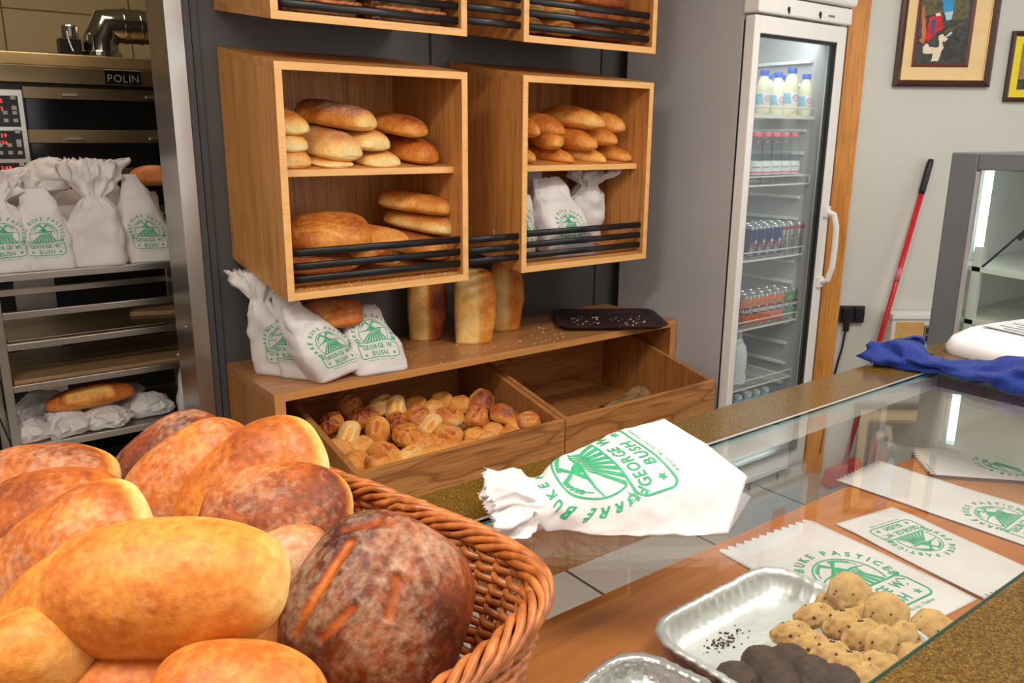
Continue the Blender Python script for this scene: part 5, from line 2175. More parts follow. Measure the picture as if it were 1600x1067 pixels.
rolls_px = [  # px, py, kind, tilt x, tilt y, yaw, label or None
    (545, 634, 2, .9, .1, 40, 'twisted brown roll highest at the back left of the bin'),
    (518, 662, 3, .7, -.5, 0, 'glossy dark roll touching the left side of the bin'),
    (596, 633, 1, .5, .4, 60, 'oblong pale roll at the back of the heap'),
    (619, 640, 1, 1.0, .2, 100, 'narrow pale roll standing on edge at the back of the heap'),
    (545, 682, 1, 1.1, .1, 80, 'pale oblong roll standing upright near the left side of the bin'),
    (589, 672, 4, 1.0, -.2, 85, 'tallest pale roll standing upright in the left half of the heap'),
    (636, 680, 0, .75, 0, 10, 'round roll with a star-shaped cut at the centre of the heap'),
    (601, 706, 4, .5, .1, -30, 'broad pale roll with a browned rim at the front of the heap'),
    (566, 698, 6, .6, .2, 30, None), (557, 722, 6, .5, .3, 70, None), (590, 724, 2, .2, 0, 20, None), (641, 714, 1, .2, .1, 60, None),
    (662, 694, 6, .5, -.2, 0, None), (652, 652, 2, .9, -.1, 20, 'pinched brown roll behind the star-cut roll'), (676, 640, 6, .6, .1, 40, None), (671, 668, 1, 1.2, .3, 70, None),
    (703, 650, 4, .4, 0, -30, 'golden-topped roll sitting on another in the right half of the heap'),
    (701, 679, 4, .9, 0, -20, 'round roll with a pinched navel below the golden-topped roll'),
    (744, 652, 2, 1.0, .2, 60, 'upright brown roll with an open fold in the right half of the heap'),
    (753, 628, 5, 1.0, .3, 80, 'dark roll highest at the back right of the heap'),
    (787, 648, 5, .25, .1, -20, 'large dark-capped roll at the right of the heap'),
    (719, 632, 6, .5, 0, 0, None), (769, 676, 6, .5, 0, 30, None), (742, 682, 6, .3, 0, 0, None), (702, 702, 6, .2, 0, 10, None), (825, 660, 2, .6, 0, 0, 'small pinched roll alone at the right end of the heap'),
    (806, 668, 6, .4, 0, 40, None), (575, 650, 3, .6, 0, 30, None), (525, 700, 6, .4, 0, 10, None), (672, 712, 6, .2, 0, 20, None), (621, 660, 3, .8, 0, 30, None), (560, 655, 3, .4, 0, 80, None), (735, 700, 6, .2, 0, 20, None),
    (612, 730, 6, .1, 0, 20, None), (760, 690, 6, .2, 0, 60, None), (795, 682, 6, .2, 0, 60, None), (685, 690, 6, .3, 0, 0, None), (650, 632, 6, .3, 0, 0, None), (690, 625, 6, .3, 0, 0, None),
]
for i, (px, py, k, tx, ty, yaw, lb) in enumerate(rolls_px):
    # the heap's surface rises gently towards the back of the bin
    z0_, s0 = 0.565, 0.20
    if lb is None:
        z0_ = 0.545
    d = CR * (px - 800.0) + CD * (py - 533.5) + CF * FPX
    tt = (z0_ - EYE.z - s0 * 2.05) / (d.z - s0 * d.y)
    p = EYE + d * tt
    p.y = max(2.075, min(2.57, p.y))
    p.x = max(1.035, min(1.68, p.x))
    rot = Euler((tx * 0.9, ty * 0.8, 0)).to_matrix()
    rz = Matrix.Rotation(R(-25), 3, 'Z') @ rot @ Matrix.Rotation(R(yaw), 3, 'Z')
    up = rz @ Vector((0, 0, 1))
    o = place('bread_roll', bun[k], lb or 'small floury roll sunk among the others in the left bin', 'bread roll', p - up * 0.03, rz.to_euler(), G5)
# under-layer that carries the heap, glimpsed in the gaps
for ix in range(8):
    for iy in range(5):
        px_r = 1.05 + ix * 0.088
        py_r = 2.09 + iy * 0.105
        place('bread_roll', bun[6], 'small floury roll sunk among the others in the left bin', 'bread roll', (px_r, py_r, 0.438 + 0.012 * iy), (0.1 * (ix % 2), 0.1 * (iy % 2), ix + iy * 2.0), G5)
# paper scrap and crumbs in the right bin
bm = BM()
p = at(938, 640, 'y', 2.30)
gx, gy = 9, 7
vs = [[bm.verts.new((2.28 + i * 0.03, 2.18 + j * 0.035, 0.440 + 0.05 * abs(noise.noise(Vector((i * .6, j * .7, 2)))) + 0.035 * sstep(3, 8, i) * sstep(2, 6, j))) for j in range(gy)] for i in range(gx)]
for i in range(gx - 1):
    for j in range(gy - 1):
        bm.faces.new((vs[i][j], vs[i + 1][j], vs[i + 1][j + 1], vs[i][j + 1]))
wp = obj('paper_liner', bm, 'dough_board_wood', loc=(2.4, 2.3, 0.44))
md = wp.modifiers.new('thickness', 'SOLIDIFY')
md.thickness = 0.002
tag(wp, 'crumpled brown paper liner left in the nearly empty right bin', 'paper')

# ------------------------------------------------------------------ flat wicker baskets in the upper left box
def wicker_tray(label, cx, cy, sx, sy, h, z):
    t = thing('wicker_basket', label, 'basket', (cx, cy, z + slope(cy)), (tilt, 0, 0), 'flat wicker baskets in the upper left box')
    rows = 6
    bm = BM()
    n = 96

    def pt(k, r, kk=0.0, off=0.0):
        a = 2 * math.pi * k / n
        g = 1 + 0.12 * r
        return Vector(((sx / 2 * g + off) * spow(math.cos(a), 0.45), (sy / 2 * g + off) * spow(math.sin(a), 0.45), h * r + 0.004))
    for i in range(rows):
        tube(bm, [pt(k, i / rows, 0, 0.0035 * math.cos(math.pi * (k + i))) for k in range(n)], 0.0045, 5, closed=True)
    obj('woven_wall', bm, 'wicker_pale', t, world=False, smooth=True)
    bm = BM()
    for s in range(2):
        tube(bm, [pt(k, 1.0 + 0.05 * math.sin(k * 0.9 + s * math.pi), 0, 0.005 * math.cos(k * 0.9 + s * math.pi)) for k in range(n)], 0.006, 6, closed=True)
    obj('braided_rim', bm, 'wicker', t, world=False, smooth=True)
    bm = BM()
    for k in range(12):
        y = -sy / 2 * 0.88 + sy * 0.88 * k / 11
        tube(bm, [(-sx / 2 * 0.95 + sx * 0.95 * q / 12, y, 0.004 + 0.003 * math.cos(math.pi * (q + k))) for q in range(13)], 0.007, 6)
    obj('woven_base', bm, 'wicker_pale', t, world=False, smooth=True)


for k in range(2):
    for q in range(2):
        wicker_tray('%s flat wicker basket of the %s stack in the upper left box' % (('lower', 'upper')[q], ('left', 'right')[k]), 1.058 + 0.29 * k, 2.435, 0.235, 0.30, 0.030, 1.846 + TH + 0.002 + 0.040 * q)

# ------------------------------------------------------------------ brown tray on the shelf, overhanging its edge
c = [at(850, 500, 'z', 0.812), at(905, 482, 'z', 0.812), at(1040, 490, 'z', 0.812), at(1012, 523, 'z', 0.812)]
cen = Vector((2.325, 2.40, SZ + 0.001))
t = thing('serving_tray', 'dark brown plastic tray with crumbs overhanging the right end of the low shelf', 'tray', cen, (0, 0, R(-33)))
bm = BM()
Lx, Ly = 0.43, 0.33


def rrect(L, W_, r, n=7):
    p = []
    for cx, cy, a0 in ((L / 2 - r, W_ / 2 - r, 0), (-L / 2 + r, W_ / 2 - r, 90), (-L / 2 + r, -W_ / 2 + r, 180), (L / 2 - r, -W_ / 2 + r, 270)):
        p += [(cx + r * math.cos(R(a0 + 90 * k / (n - 1))), cy + r * math.sin(R(a0 + 90 * k / (n - 1)))) for k in range(n)]
    return p


rows = []
for L_, W_, r, z in ((Lx - 0.05, Ly - 0.05, 0.03, 0.0), (Lx - 0.03, Ly - 0.03, 0.036, 0.004), (Lx, Ly, 0.045, 0.021), (Lx + 0.014, Ly + 0.014, 0.05, 0.0215), (Lx + 0.014, Ly + 0.014, 0.05, 0.0185),
                     ):
    rows.append([bm.verts.new((x, y, z)) for x, y in rrect(L_, W_, r)])
inner = [[bm.verts.new((x, y, z)) for x, y in rrect(L_, W_, r)] for L_, W_, r, z in ((Lx - 0.008, Ly - 0.008, 0.042, 0.0205), (Lx - 0.036, Ly - 0.036, 0.034, 0.0065), (Lx - 0.05, Ly - 0.05, 0.03, 0.0035))]


def bridge(bm, A, B):
    n = len(A)
    for k in range(n):
        bm.faces.new((A[k], A[(k + 1) % n], B[(k + 1) % n], B[k]))


bridge(bm, rows[0], rows[1])
bridge(bm, rows[1], rows[2])
bridge(bm, rows[2], rows[4])
bridge(bm, rows[4], rows[3])
bridge(bm, rows[3], inner[0])
bridge(bm, inner[0], inner[1])
bridge(bm, inner[1], inner[2])
bm.faces.new(inner[2])
bm.faces.new(rows[0][::-1])
auto_smooth(obj('tray_body', bm, 'tray_plastic', t, world=False), 50)
bm = BM()
rnd = random.Random(5)
for k in range(60):
    x, y = rnd.uniform(-.15, .16), rnd.uniform(-.10, .10)
    s = rnd.choice((0.0012, 0.0016, 0.0022, 0.003))
    box(bm, x - s, x + s, y - s * .8, y + s * .8, 0.0036, 0.0036 + s)
o = obj('bread_crumbs', bm, 'crumb', t, world=False, label='pale crumbs')
o['kind'] = 'stuff'
# flour and crumbs scattered on the shelf and box floors
bm = BM()
for k in range(150):
    x, y = rnd.uniform(SX0 + .3, SX1 - .5), rnd.uniform(SY0 + .01, SY1 - .12)
    s = rnd.choice((0.0008, 0.001, 0.0015, 0.0022))
    box(bm, x - s, x + s, y - s, y + s, SZ + 0.0002, SZ + 0.0002 + s)
tag(obj('bread_crumbs', bm, 'crumb', loc=(1.6, 2.4, SZ)), 'pale crumbs scattered over the low oak shelf top', 'crumbs', kind='stuff')
bm = BM()
for k in range(140):
    x, y = rnd.uniform(AX0 + .04, AX1 - .04), rnd.uniform(YF + 0.002, YF + .05)
    s = rnd.choice((0.0008, 0.0012, 0.0018))
    z = 1.077 + TH + slope(y) + 0.0005
    box(bm, x - s, x + s, y - s, y + s, z, z + s)
tag(obj('bread_crumbs', bm, 'crumb', loc=(1.2, 2.26, 1.1)), 'pale crumbs along the front of the lower left box', 'crumbs', kind='stuff')

# ------------------------------------------------------------------ paper bags of bread
G6 = 'printed paper bags on the kitchen rack'
G7 = 'printed paper bags on the low shelf'
G8 = 'printed paper bags in the right display box'


def std(w, d, h, neck=0.72, lean=0.0, head=0.12, leany=0.0, cr=1.0):
    """bag standing on its flat foot, gathered at the neck with a frilled head"""
    n = neck
    return [(0, w * .94, d * .92, 0, 0, 0, 5, .15, 0), (0.04, w, d, 0, 0, .01, 4.5, .6 * cr, 0), (.35, w * 1.0, d * 1.02, lean * .3, leany * .3, h * .36, 3.6, .9 * cr, 0),
            (n * .80, w * .80, d * .85, lean * .66, leany * .66, h * n * .80, 2.8, 1.1 * cr, .02), (n, w * .34, d * .42, lean, leany, h * n, 2.2, .8 * cr, .16),
            (n + (1 - n) * .45, head, head * .6, lean * 1.25, leany * 1.1, h * (n + (1 - n) * .5), 2, 2.0 * cr, .22), (1, head * 1.15, head * .4, lean * 1.5, leany * 1.2, h, 2, 2.2 * cr, .26)]


def folded(w, d, h, lean=0.0, leany=0.0, topw=0.8, cr=1.0):
    """bag standing with its mouth folded flat, no neck"""
    return [(0, w * .95, d * .93, 0, 0, 0, 6, .12, 0), (.04, w, d, 0, 0, .008, 5, .5 * cr, 0), (.4, w * .98, d * .95, lean * .35, leany * .35, h * .4, 4, .8 * cr, 0),
            (.72, w * .86 * topw ** .3, d * .62, lean * .75, leany * .75, h * .76, 3.2, 1.0 * cr, .01), (.92, w * topw, d * .22, lean * .95, leany * 1.0, h * .96, 3, 1.2 * cr, .02), (1, w * topw * .96, .012, lean, leany * 1.05, h, 3, 1.2 * cr, .02)]


def blob(w, d, h, cr=1.0):
    return [(0, w * .5, d * .5, 0, 0, 0, 2.6, .5, 0), (.12, w * .92, d * .92, 0, 0, h * .08, 2.5, 1.4 * cr, .02), (.4, w, d, 0, 0, h * .4, 2.4, 1.8 * cr, .04), (.66, w * .84, d * .84, .004, 0, h * .72, 2.3, 2.0 * cr, .06),
            (.84, w * .42, d * .4, .01, 0, h * .92, 2.1, 1.8 * cr, .10), (1, w * .16, d * .14, .012, 0, h, 2, 1.4 * cr, .12)]


def bag(label, keys, loc, yaw=0, seed=1, logo=None, group=None, tiltx=0, tilty=0, cat='paper bag', **kw):
    me = bag_mesh('paper_bag', keys, seed=seed, logo=logo, **kw)
    return place('paper_bag', me, label, cat, loc, (tiltx, tilty, R(yaw)), group)


zr = RZ[0] + 0.0005
bag('printed bag cut by the picture edge, leftmost in the front row of the rack', std(.18, .11, .29, .8), (0.285, 3.155, zr), -4, 11, (.115, .01, .055), G6)
bag('pointed printed bag second from left in the front row of the rack', folded(.180, .11, .27, lean=-.012, topw=.42), (0.408, 3.155, zr), -6, 12, (.112, 0.004, .052), G6)
bag('unprinted bag with a frilled head in the front row of the rack', std(.178, .12, .365, .64, head=.15, lean=.006), (0.572, 3.15, zr), -14, 13, None, G6)
bag('printed bag half hidden behind the frilled unprinted bag on the rack', folded(.16, .10, .285, lean=-.03, topw=.5), (0.665, 3.285, zr), -12, 14, (.10, .03, .06), G6)
bag('printed bag rightmost in the front row of the rack beside the steel jamb', folded(.165, .11, .30, lean=-.045, topw=.30), (0.745, 3.155, zr), -8, 15, (.11, .004, .05), G6)
bag('plain bag standing in the back row of the rack behind the two left bags', folded(.17, .12, .25, topw=.7), (0.35, 3.36, zr), 5, 16, None, G6)
bag('plain bag standing in the back row of the rack behind the pointed bag', folded(.17, .12, .25, topw=.7), (0.53, 3.38, zr), -5, 17, None, G6)
bag('plain bag standing in the back row of the rack below the golden loaf', folded(.16, .11, .23, topw=.7), (0.785, 3.39, zr), -5, 18, None, G6)
p = at(20, 318, 'y', 3.26)
bag('scrunched bag lying on top of the leftmost rack bags', blob(.14, .12, .135), (p.x, 3.27, p.z), 20, 19, None, G6, tilty=.4)
p = at(84, 300, 'y', 3.30)
bag('scrunched bag lying on top behind the pointed rack bag', blob(.165, .13, .115), (p.x, 3.30, p.z), -10, 20, None, G6, tilty=-.2)
zq = RZ[4] + .0005
for i, (px, py, y, w, h, sd) in enumerate(((72, 650, 3.22, .17, .11, 31), (146, 656, 3.2, .16, .10, 32), (203, 650, 3.22, .17, .10, 33), (108, 688, 3.16, .16, .085, 34), (172, 690, 3.15, .15, .085, 35), (236, 676, 3.2, .17, .09, 36), (52, 690, 3.16, .13, .08, 37))):
    p = at(px, py, 'y', y)
    nm = ['upper left', 'upper middle', 'upper right', 'lower second', 'lower third', 'lower rightmost', 'lower leftmost'][i]
    bag('greyish crumpled bag, the %s one of the heap at the bottom of the rack' % nm, blob(w, w * .8, h, 1.2), (p.x, y + (0.10 if i < 3 else 0), max(zq, p.z - h * .35 if i < 3 else zq)), i * 37, sd, None, 'crumpled bags at the bottom of the rack', tilty=(-.3, .2, -.25, .1, 0, .2, 0)[i] * (1 if i < 3 else 0), floor=-1 if i < 3 else 0)
bag('tall plain white sack standing at the right end of the bottom rack level', folded(.10, .06, .235, topw=.95), (0.835, 3.13, zq), -5, 38, None, None)

# low shelf, left end
zs_ = SZ + .0005
bag('plain-sided paper bag with a bunched head at the far left end of the low shelf', std(.155, .13, .325, .74, lean=-.055, head=.12, leany=-.01), (0.955, 2.49, zs_), -50, 41, (.11, .05, .05), G7)
bag('printed bag squeezed between the leftmost bag and the pointed bag on the low shelf', folded(.15, .11, .265, lean=-.07, topw=.45), (1.0, 2.40, zs_), -52, 42, (.115, -.01, .07), G7)
bag('printed bag leaning left with a pointed corner on the low shelf', folded(.19, .12, .25, lean=-.10, topw=.42, leany=.03), (1.07, 2.345, zs_ + .013), 12, 43, (.125, .012, .045), G7, tilty=-.13, floor=-1)
bag('squat printed bag at the right of the group on the low shelf', folded(.185, .12, .205, lean=-.03, topw=.62, leany=.06), (1.215, 2.325, zs_), -4, 44, (.132, 0.0, .062), G7)
bag('grey shaded bag hidden behind the loaf on the low shelf', folded(.18, .12, .185, topw=.8), (1.20, 2.50, zs_), -20, 45, None, G7)

# right display box, lower level
def zb(y):
    return 1.080 + TH + slope(y) + .001


bag('printed bag peeping out behind the left edge of the right box', folded(.17, .10, .215, topw=.7), (1.835, 2.42, zb(2.42)), -18, 51, (.11, .02, .045), G8, tiltx=tilt)
bag('printed bag with a bunched head leaning in the middle of the right box', folded(.22, .12, .27, lean=-.075, topw=.62, leany=.08, cr=1.5), (2.045, 2.345, zb(2.345)), -8, 52, (.118, .01, .05), G8, tiltx=tilt)
bag('plain crumpled bag standing at the right of the right box', std(.20, .13, .285, .80, lean=.04, head=.16, cr=1.4), (2.20, 2.48, zb(2.48)), -25, 53, None, G8, tiltx=tilt)
bag('plain crumpled bag at the back left of the right box', folded(.2, .12, .27, topw=.8), (1.99, 2.57, zb(2.57)), -10, 54, None, G8, tiltx=tilt)

# ------------------------------------------------------------------ large printed bag lying on the glass
def lying_bag():
    zc = CT + 0.0012
    P1 = Vector((0.808, 0.598, zc))
    P2 = Vector((0.868, 0.618, zc + 0.058))
    P3 = Vector((0.868, 0.772, zc + 0.096))
    P4 = Vector((0.885, 0.800, zc))
    Pm = Vector((0.918, 0.645, zc + 0.006))
    corners = [(P2 + P3) / 2 + Vector((0, -.004, .004)), P3, P4, Pm, P1, P2]
    L = []
    nu, nv = 120, 60
    segs = [(corners[i], corners[(i + 1) % 6]) for i in range(6)]
    lens = [(b - a).length for a, b in segs]
    # keep the two halves equal in samples so that the printed face stays centred
    tot = sum(lens)
    base = []
    for k in range(nu):
        s = tot * k / nu
        for (a, b), l in zip(segs, lens):
            if s <= l:
                base.append(a.lerp(b, s / l))
                break
            s -= l
    bc = sum((Vector(p) for p in base), Vector()) / nu
    nk = Vector((0.625, 0.780, zc + 0.026))
    fc = Vector((0.580, 0.806, zc + 0.024))
    axis = (nk - bc).normalized()
    e2 = Vector((0, -0.62, 0.78))
    e2 = (e2 - axis * e2.dot(axis)).normalized()      # outward normal of the printed face
    e1 = axis.cross(e2)                                 # increasing ring index
    def ring(c, a, b, ph=0):
        out = []
        for k in range(nu):
            t = 2 * math.pi * k / nu
            out.append(c + e1 * math.sin(t) * a + e2 * math.cos(t) * b)
        return out
    neck = ring(nk, .034, .020)
    flare = ring(fc, .044, .022)
    G = np.zeros((nv + 1, nu, 3))
    rnd = random.Random(3)
    for j in range(nv + 1):
        t = j / nv
        for k in range(nu):
            if t < 0.84:
                u = t / 0.84
                w = u
                p = base[k].lerp(neck[k], w)
                belly = math.sin(math.pi * u) * 0.012
                ctr = bc.lerp(nk, w)
                d = (p - ctr)
                if d.length > 1e-6:
                    p = p + d.normalized() * belly
                amp = 0.0010 + 0.007 * sstep(0.70, 1.0, u)
                ang = 2 * math.pi * k / nu
                back = 1 - math.exp(-((math.sin(ang / 2)) / .5) ** 2)
                amp += 0.004 * back * sstep(.03, .2, u)
            else:
                u = (t - 0.84) / 0.16
                p = neck[k].lerp(flare[k], u)
                a = 2 * math.pi * k / nu
                p = p + (p - nk.lerp(fc, u)) * (0.25 * math.cos(9 * a + 2 * u) + 0.15 * math.cos(17 * a + 1))
                amp = 0.010
                if j == nv:
                    p = p + axis * (0.004 if k % 2 else -0.002)
            q = p * 24
            n = noise.noise_vector(q) + 0.6 * noise.noise_vector(q * 2.3)
            p = p + n * amp
            if p.z < zc:
                p.z = zc + (zc - p.z) * 0.03
            G[j, k] = p
    me = sack_from_grid('paper_bag', G, logo=(.145, 0.012, .085), eps=0.0009)
    o = Vector((0.8, 0.7, zc))
    me.transform(Matrix.Translation(-o))
    place('paper_bag', me, 'large printed paper bag lying on its side on the counter glass', 'paper bag', o)


lying_bag()


# ------------------------------------------------------------------ folded bags, trays and biscuits inside the counter
def flat_bag(label, corner, up, side, length, width, z, logo_foot, seed):
    """new flat bag: corner = foot corner, up = direction of its print's top, side = +1 if the sheet lies to the right of up"""
    up = Vector((up.x, up.y, 0)).normalized()
    right = Vector((up.y, -up.x, 0))
    c0 = Vector((corner.x, corner.y, z))
    if side < 0:
        c0 = c0 - right * width
    nx, ny = 24, 40
    verts, faces, mi = [], [], []
    def pos(a, b, lift=0.0):
        zz = 0.0016 * (noise.noise(Vector((a * 9 + seed, b * 9, seed))) + 1) * sstep(0.0, 0.05, b)
        return c0 + right * a + up * b + Vector((0, 0, zz + lift))
    for lay in range(2):
        for j in range(ny + 1):
            for i in range(nx + 1):
                b = length * j / ny
                if j == ny:
                    b += 0.004 * (1 if i % 2 else -1) - (0.006 if lay else 0)
                p = pos(width * i / nx, b, 0.0014 if lay else 0.0)
                verts.append(tuple(p))
    W1 = (nx + 1)
    off = W1 * (ny + 1)
    for j in range(ny):
        for i in range(nx):
            a = j * W1 + i
            faces.append((a, a + W1, a + W1 + 1, a + 1))
            faces.append((off + a, off + a + 1, off + a + W1 + 1, off + a + W1))
            mi += [0, 0]
    for i in range(nx):
        faces.append((i, i + 1, off + i + 1, off + i))
        mi.append(0)
    for j in range(ny):
        a = j * W1
        faces.append((a, off + a, off + a + W1, a + W1))
        a += nx
        faces.append((a, a + W1, off + a + W1, off + a))
        mi += [0, 0]
    base = len(verts)
    lw = width * 0.68
    for x, y in LOGO.v:
        verts.append(tuple(pos(width / 2 + x * lw, logo_foot + y * lw, 0.0014 + 0.0006)))
    for f in LOGO.f:
        faces.append(tuple(i + base for i in f))
        mi.append(1)
    me = bpy.data.meshes.new('folded_bag')
    me.from_pydata([tuple(Vector(v) - c0) for v in verts], [], faces)
    me.materials.append(MATS['bag_paper'])
    me.materials.append(MATS['green_ink'])
    me.polygons.foreach_set('material_index', mi)
    me.polygons.foreach_set('use_smooth', [True] * len(mi))
    place('folded_bag', me, label, 'paper bag', c0, (0, 0, 0), 'flat paper bags under the counter glass')


ZB = 0.8625
Q = lambda px, py, z=ZB: at(px, py, 'z', z)
c = Q(1527, 937)
b_ = Q(1262, 812)
flat_bag('flat printed bag lying under the foil tray of biscuits', c, b_ - c, -1, (b_ - c).length, (Q(1133, 868) - b_).length, ZB, 0.045, 1)
d_, f_ = Q(1305, 820), Q(1530, 935)
flat_bag('flat printed bag lying upside down at the right beside the biscuit tray', Q(1305, 820), f_ - d_, -1, 0.285, 0.155, ZB + 0.001, 0.05, 2)
c = Q(1640, 868)
b_ = Q(1306, 752)
flat_bag('flat printed bag lying behind the upside-down bag under the glass', c, b_ - c, +1, (b_ - c).length, 0.17, ZB + 0.001, 0.04, 3)
c = Q(1690, 760, ZB + .006)
b_ = Q(1430, 742, ZB + .006)
flat_bag('flat printed bag lying farthest back at the right end of the counter board', c, b_ - c, +1, 0.285, 0.16, ZB + 0.0072, 0.05, 4)


def foil_tray(label, cen, yaw, L, W_, h, mat, seed):
    t = thing('foil_tray', label, 'tray', cen, (0, 0, yaw))
    bm = BM()
    n = 10
    prof = [(-0.030, 0.0005), (-0.012, 0.004), (-0.002, h - 0.006), (0.0, h), (0.007, h + 0.003), (0.011, h + 0.001), (0.011, h - 0.003)]
    rows = []
    for off, z in prof:
        pts = rrect(L + 2 * off, W_ + 2 * off, 0.045 + off, n)
        # subdivide the straight runs
        out = []
        m = len(pts)
        for k in range(m):
            a, b = pts[k], pts[(k + 1) % m]
            ln = math.hypot(b[0] - a[0], b[1] - a[1])
            q = max(1, int(ln / 0.006))
            for s in range(q):
                out.append((a[0] + (b[0] - a[0]) * s / q, a[1] + (b[1] - a[1]) * s / q))
        rows.append(out)
    m = min(len(r) for r in rows)
    R_ = []
    for (off, z), r in zip(prof, rows):
        ring = []
        for k in range(m * 1):
            f = k / m * len(r)
            i = int(f)
            u = f - i
            a, b = r[i % len(r)], r[(i + 1) % len(r)]
            x, y = a[0] + (b[0] - a[0]) * u, a[1] + (b[1] - a[1]) * u
            wav = 0.0014 * math.cos(k * math.pi / 1.5) if off >= -0.012 else 0
            nn = noise.noise(Vector((x * 30, y * 30, seed + z * 20))) * 0.0022
            l = math.hypot(x, y)
            ring.append(bm.verts.new((x + x / l * (wav + nn), y + y / l * (wav + nn), z + (0.0018 * noise.noise(Vector((x * 16, y * 16, seed))) if z > 0.01 else 0))))
        R_.append(ring)
    for a, b in zip(R_, R_[1:]):
        bridge(bm, a, b)
    bm.faces.new(R_[0][::-1])
    o = obj('tray_body', bm, mat, t, world=False, smooth=True)
    md = o.modifiers.new('thickness', 'SOLIDIFY')
    md.thickness = 0.0006
    md.offset = 1
    return t


zr_ = 0.892
k0, k1 = Q(1018, 985, zr_), Q(1200, 890, zr_)
ex_ = Vector((k1.x - k0.x, k1.y - k0.y, 0))
Lt = ex_.length + 0.035
ex_.normalize()
yaw = math.atan2(ex_.y, ex_.x)
TL, TW = Lt, 0.27
nrm = Vector((ex_.y, -ex_.x, 0))
mid = (k0 + k1) / 2 + nrm * (TW / 2 - 0.006)
ZT = ZB + 0.0048
tray_c = Vector((mid.x, mid.y, ZT))
print('TRAY', TL, math.degrees(yaw), tray_c[:])
foil_tray('large foil tray of biscuits under the counter glass', tray_c, yaw, TL - 0.02, TW - 0.02, 0.032, 'foil', 4)
bm = BM()
for k in range(90):
    g = Q(1135, 1002, ZT)
    u, v = rnd.gauss(0, 0.020), rnd.gauss(0, 0.006)
    if k > 60:
        u, v = rnd.uniform(-.035, .05), rnd.uniform(-.018, .018)
    s = rnd.choice((0.0006, 0.0009, 0.0013))
    p = g + ex_ * u - nrm * v
    box(bm, p.x - s, p.x + s, p.y - s, p.y + s, ZT + 0.0008, ZT + 0.0008 + s * 1.5)
tag(obj('biscuit_crumbs', bm, 'choc_crumb', loc=tray_c), 'dark crumbs scattered on the bare part of the foil tray', 'crumbs', kind='stuff')
p = Q(965, 1042, 0.89)
foil_tray('shiny foil tray at the bottom edge of the picture beside the basket', Vector((p.x - 0.035, p.y - 0.075, ZB + 0.0005)), R(12), 0.17, 0.14, 0.032, 'foil_bright', 9)


def biscuit_mesh(name, seed, mat, Lb, Wb, Hb):
    bm = bmesh.new()
    bmesh.ops.create_icosphere(bm, subdivisions=4, radius=1)
    sd = Vector((seed * 2.3, seed, 4))
    for v in bm.verts:
        q = v.co.copy()
        n = noise.noise(q * 1.8 + sd) * 0.10 + noise.noise(q * 4.5 + sd) * 0.06
        cr = abs(noise.noise(q * 2.2 + sd * 2))
        n += 0.05 * noise.noise(q * 11 + sd)
        n -= 0.15 * math.exp(-(cr / 0.06) ** 2)
        q *= 1 + n
        v.co = (q.x * Lb / 2, q.y * Wb / 2, spow(q.z, 0.8) * Hb / 2)
    # chips
    me = bpy.data.meshes.new(name)
    rr = random.Random(seed)
    for c in range(9 if mat == 'cookie_dough' else 0):
        d = Vector((rr.uniform(-1, 1), rr.uniform(-1, 1), rr.uniform(-.2, 1))).normalized()
        s = rr.uniform(0.0012, 0.0026)
        c0 = Vector((d.x * Lb / 2, d.y * Wb / 2, d.z * Hb / 2)) * 0.97
        r = bmesh.ops.create_icosphere(bm, subdivisions=1, radius=s, matrix=Matrix.Translation(c0))
        for v in r['verts']:
            for f in v.link_faces:
                f.material_index = 1
    bm.to_mesh(me)
    bm.free()
    me.materials.append(MATS[mat])
    me.materials.append(MATS['choc_dough'])
    me.polygons.foreach_set('use_smooth', [True] * len(me.polygons))
    return me


bis = [biscuit_mesh('biscuit', s, 'cookie_dough', *d) for s, d in ((1, (.062, .058, .026)), (2, (.058, .034, .026)), (3, (.056, .036, .028)), (4, (.052, .040, .026)))]
cho = [biscuit_mesh('chocolate_biscuit', s, 'choc_dough', *d) for s, d in ((7, (.056, .050, .028)), (8, (.054, .044, .026)))]
bl = [  # px, py, z, kind, image angle of long axis, lean, label
    (1327, 926, .915, 0, 10, .9, 'largest round biscuit at the back of the tray leaning on the heap'),
    (1385, 958, .910, 0, 20, .7, 'round cracked biscuit on the right of the heap in the foil tray'),
    (1272, 962, .908, 1, 25, .5, 'oblong biscuit at the far left of the heap beside the bare foil'),
    (1314, 975, .908, 2, 45, .6, 'oblong biscuit second from the left in the top row of the heap'),
    (1344, 992, .908, 2, 50, .6, 'oblong biscuit third from the left in the top row of the heap'),
    (1376, 1004, .906, 3, 55, .6, 'oblong biscuit fourth from the left in the top row of the heap'),
    (1408, 998, .903, 3, 60, .5, 'pale biscuit tip at the right end of the top row of the heap'),
    (1458, 985, .892, 0, 20, .4, 'biscuit lying alone at the far right under the glass edge'),
    (1236, 990, .894, 1, 20, .5, 'oblong biscuit lowest at the left of the heap'),
    (1263, 1010, .894, 1, 30, .5, 'oblong biscuit second from the left in the low row of the heap'),
    (1295, 1024, .894, 2, 30, .5, 'oblong biscuit third from the left in the low row of the heap'),
    (1322, 1040, .894, 2, 30, .5, 'oblong biscuit fourth from the left in the low row of the heap'),
    (1372, 1038, .888, 3, 20, .3, 'biscuit low at the front right of the heap'),
    (1300, 945, .892, 3, 10, .3, 'biscuit half buried at the back of the heap'),
    (1350, 965, .890, 0, 10, .3, 'biscuit half buried below the large round biscuits'),
    (1345, 1058, .888, 3, 20, .3, 'biscuit at the very front of the heap'),
    (1420, 1030, .886, 0, 20, .3, 'biscuit low at the right under the glass edge'),
]
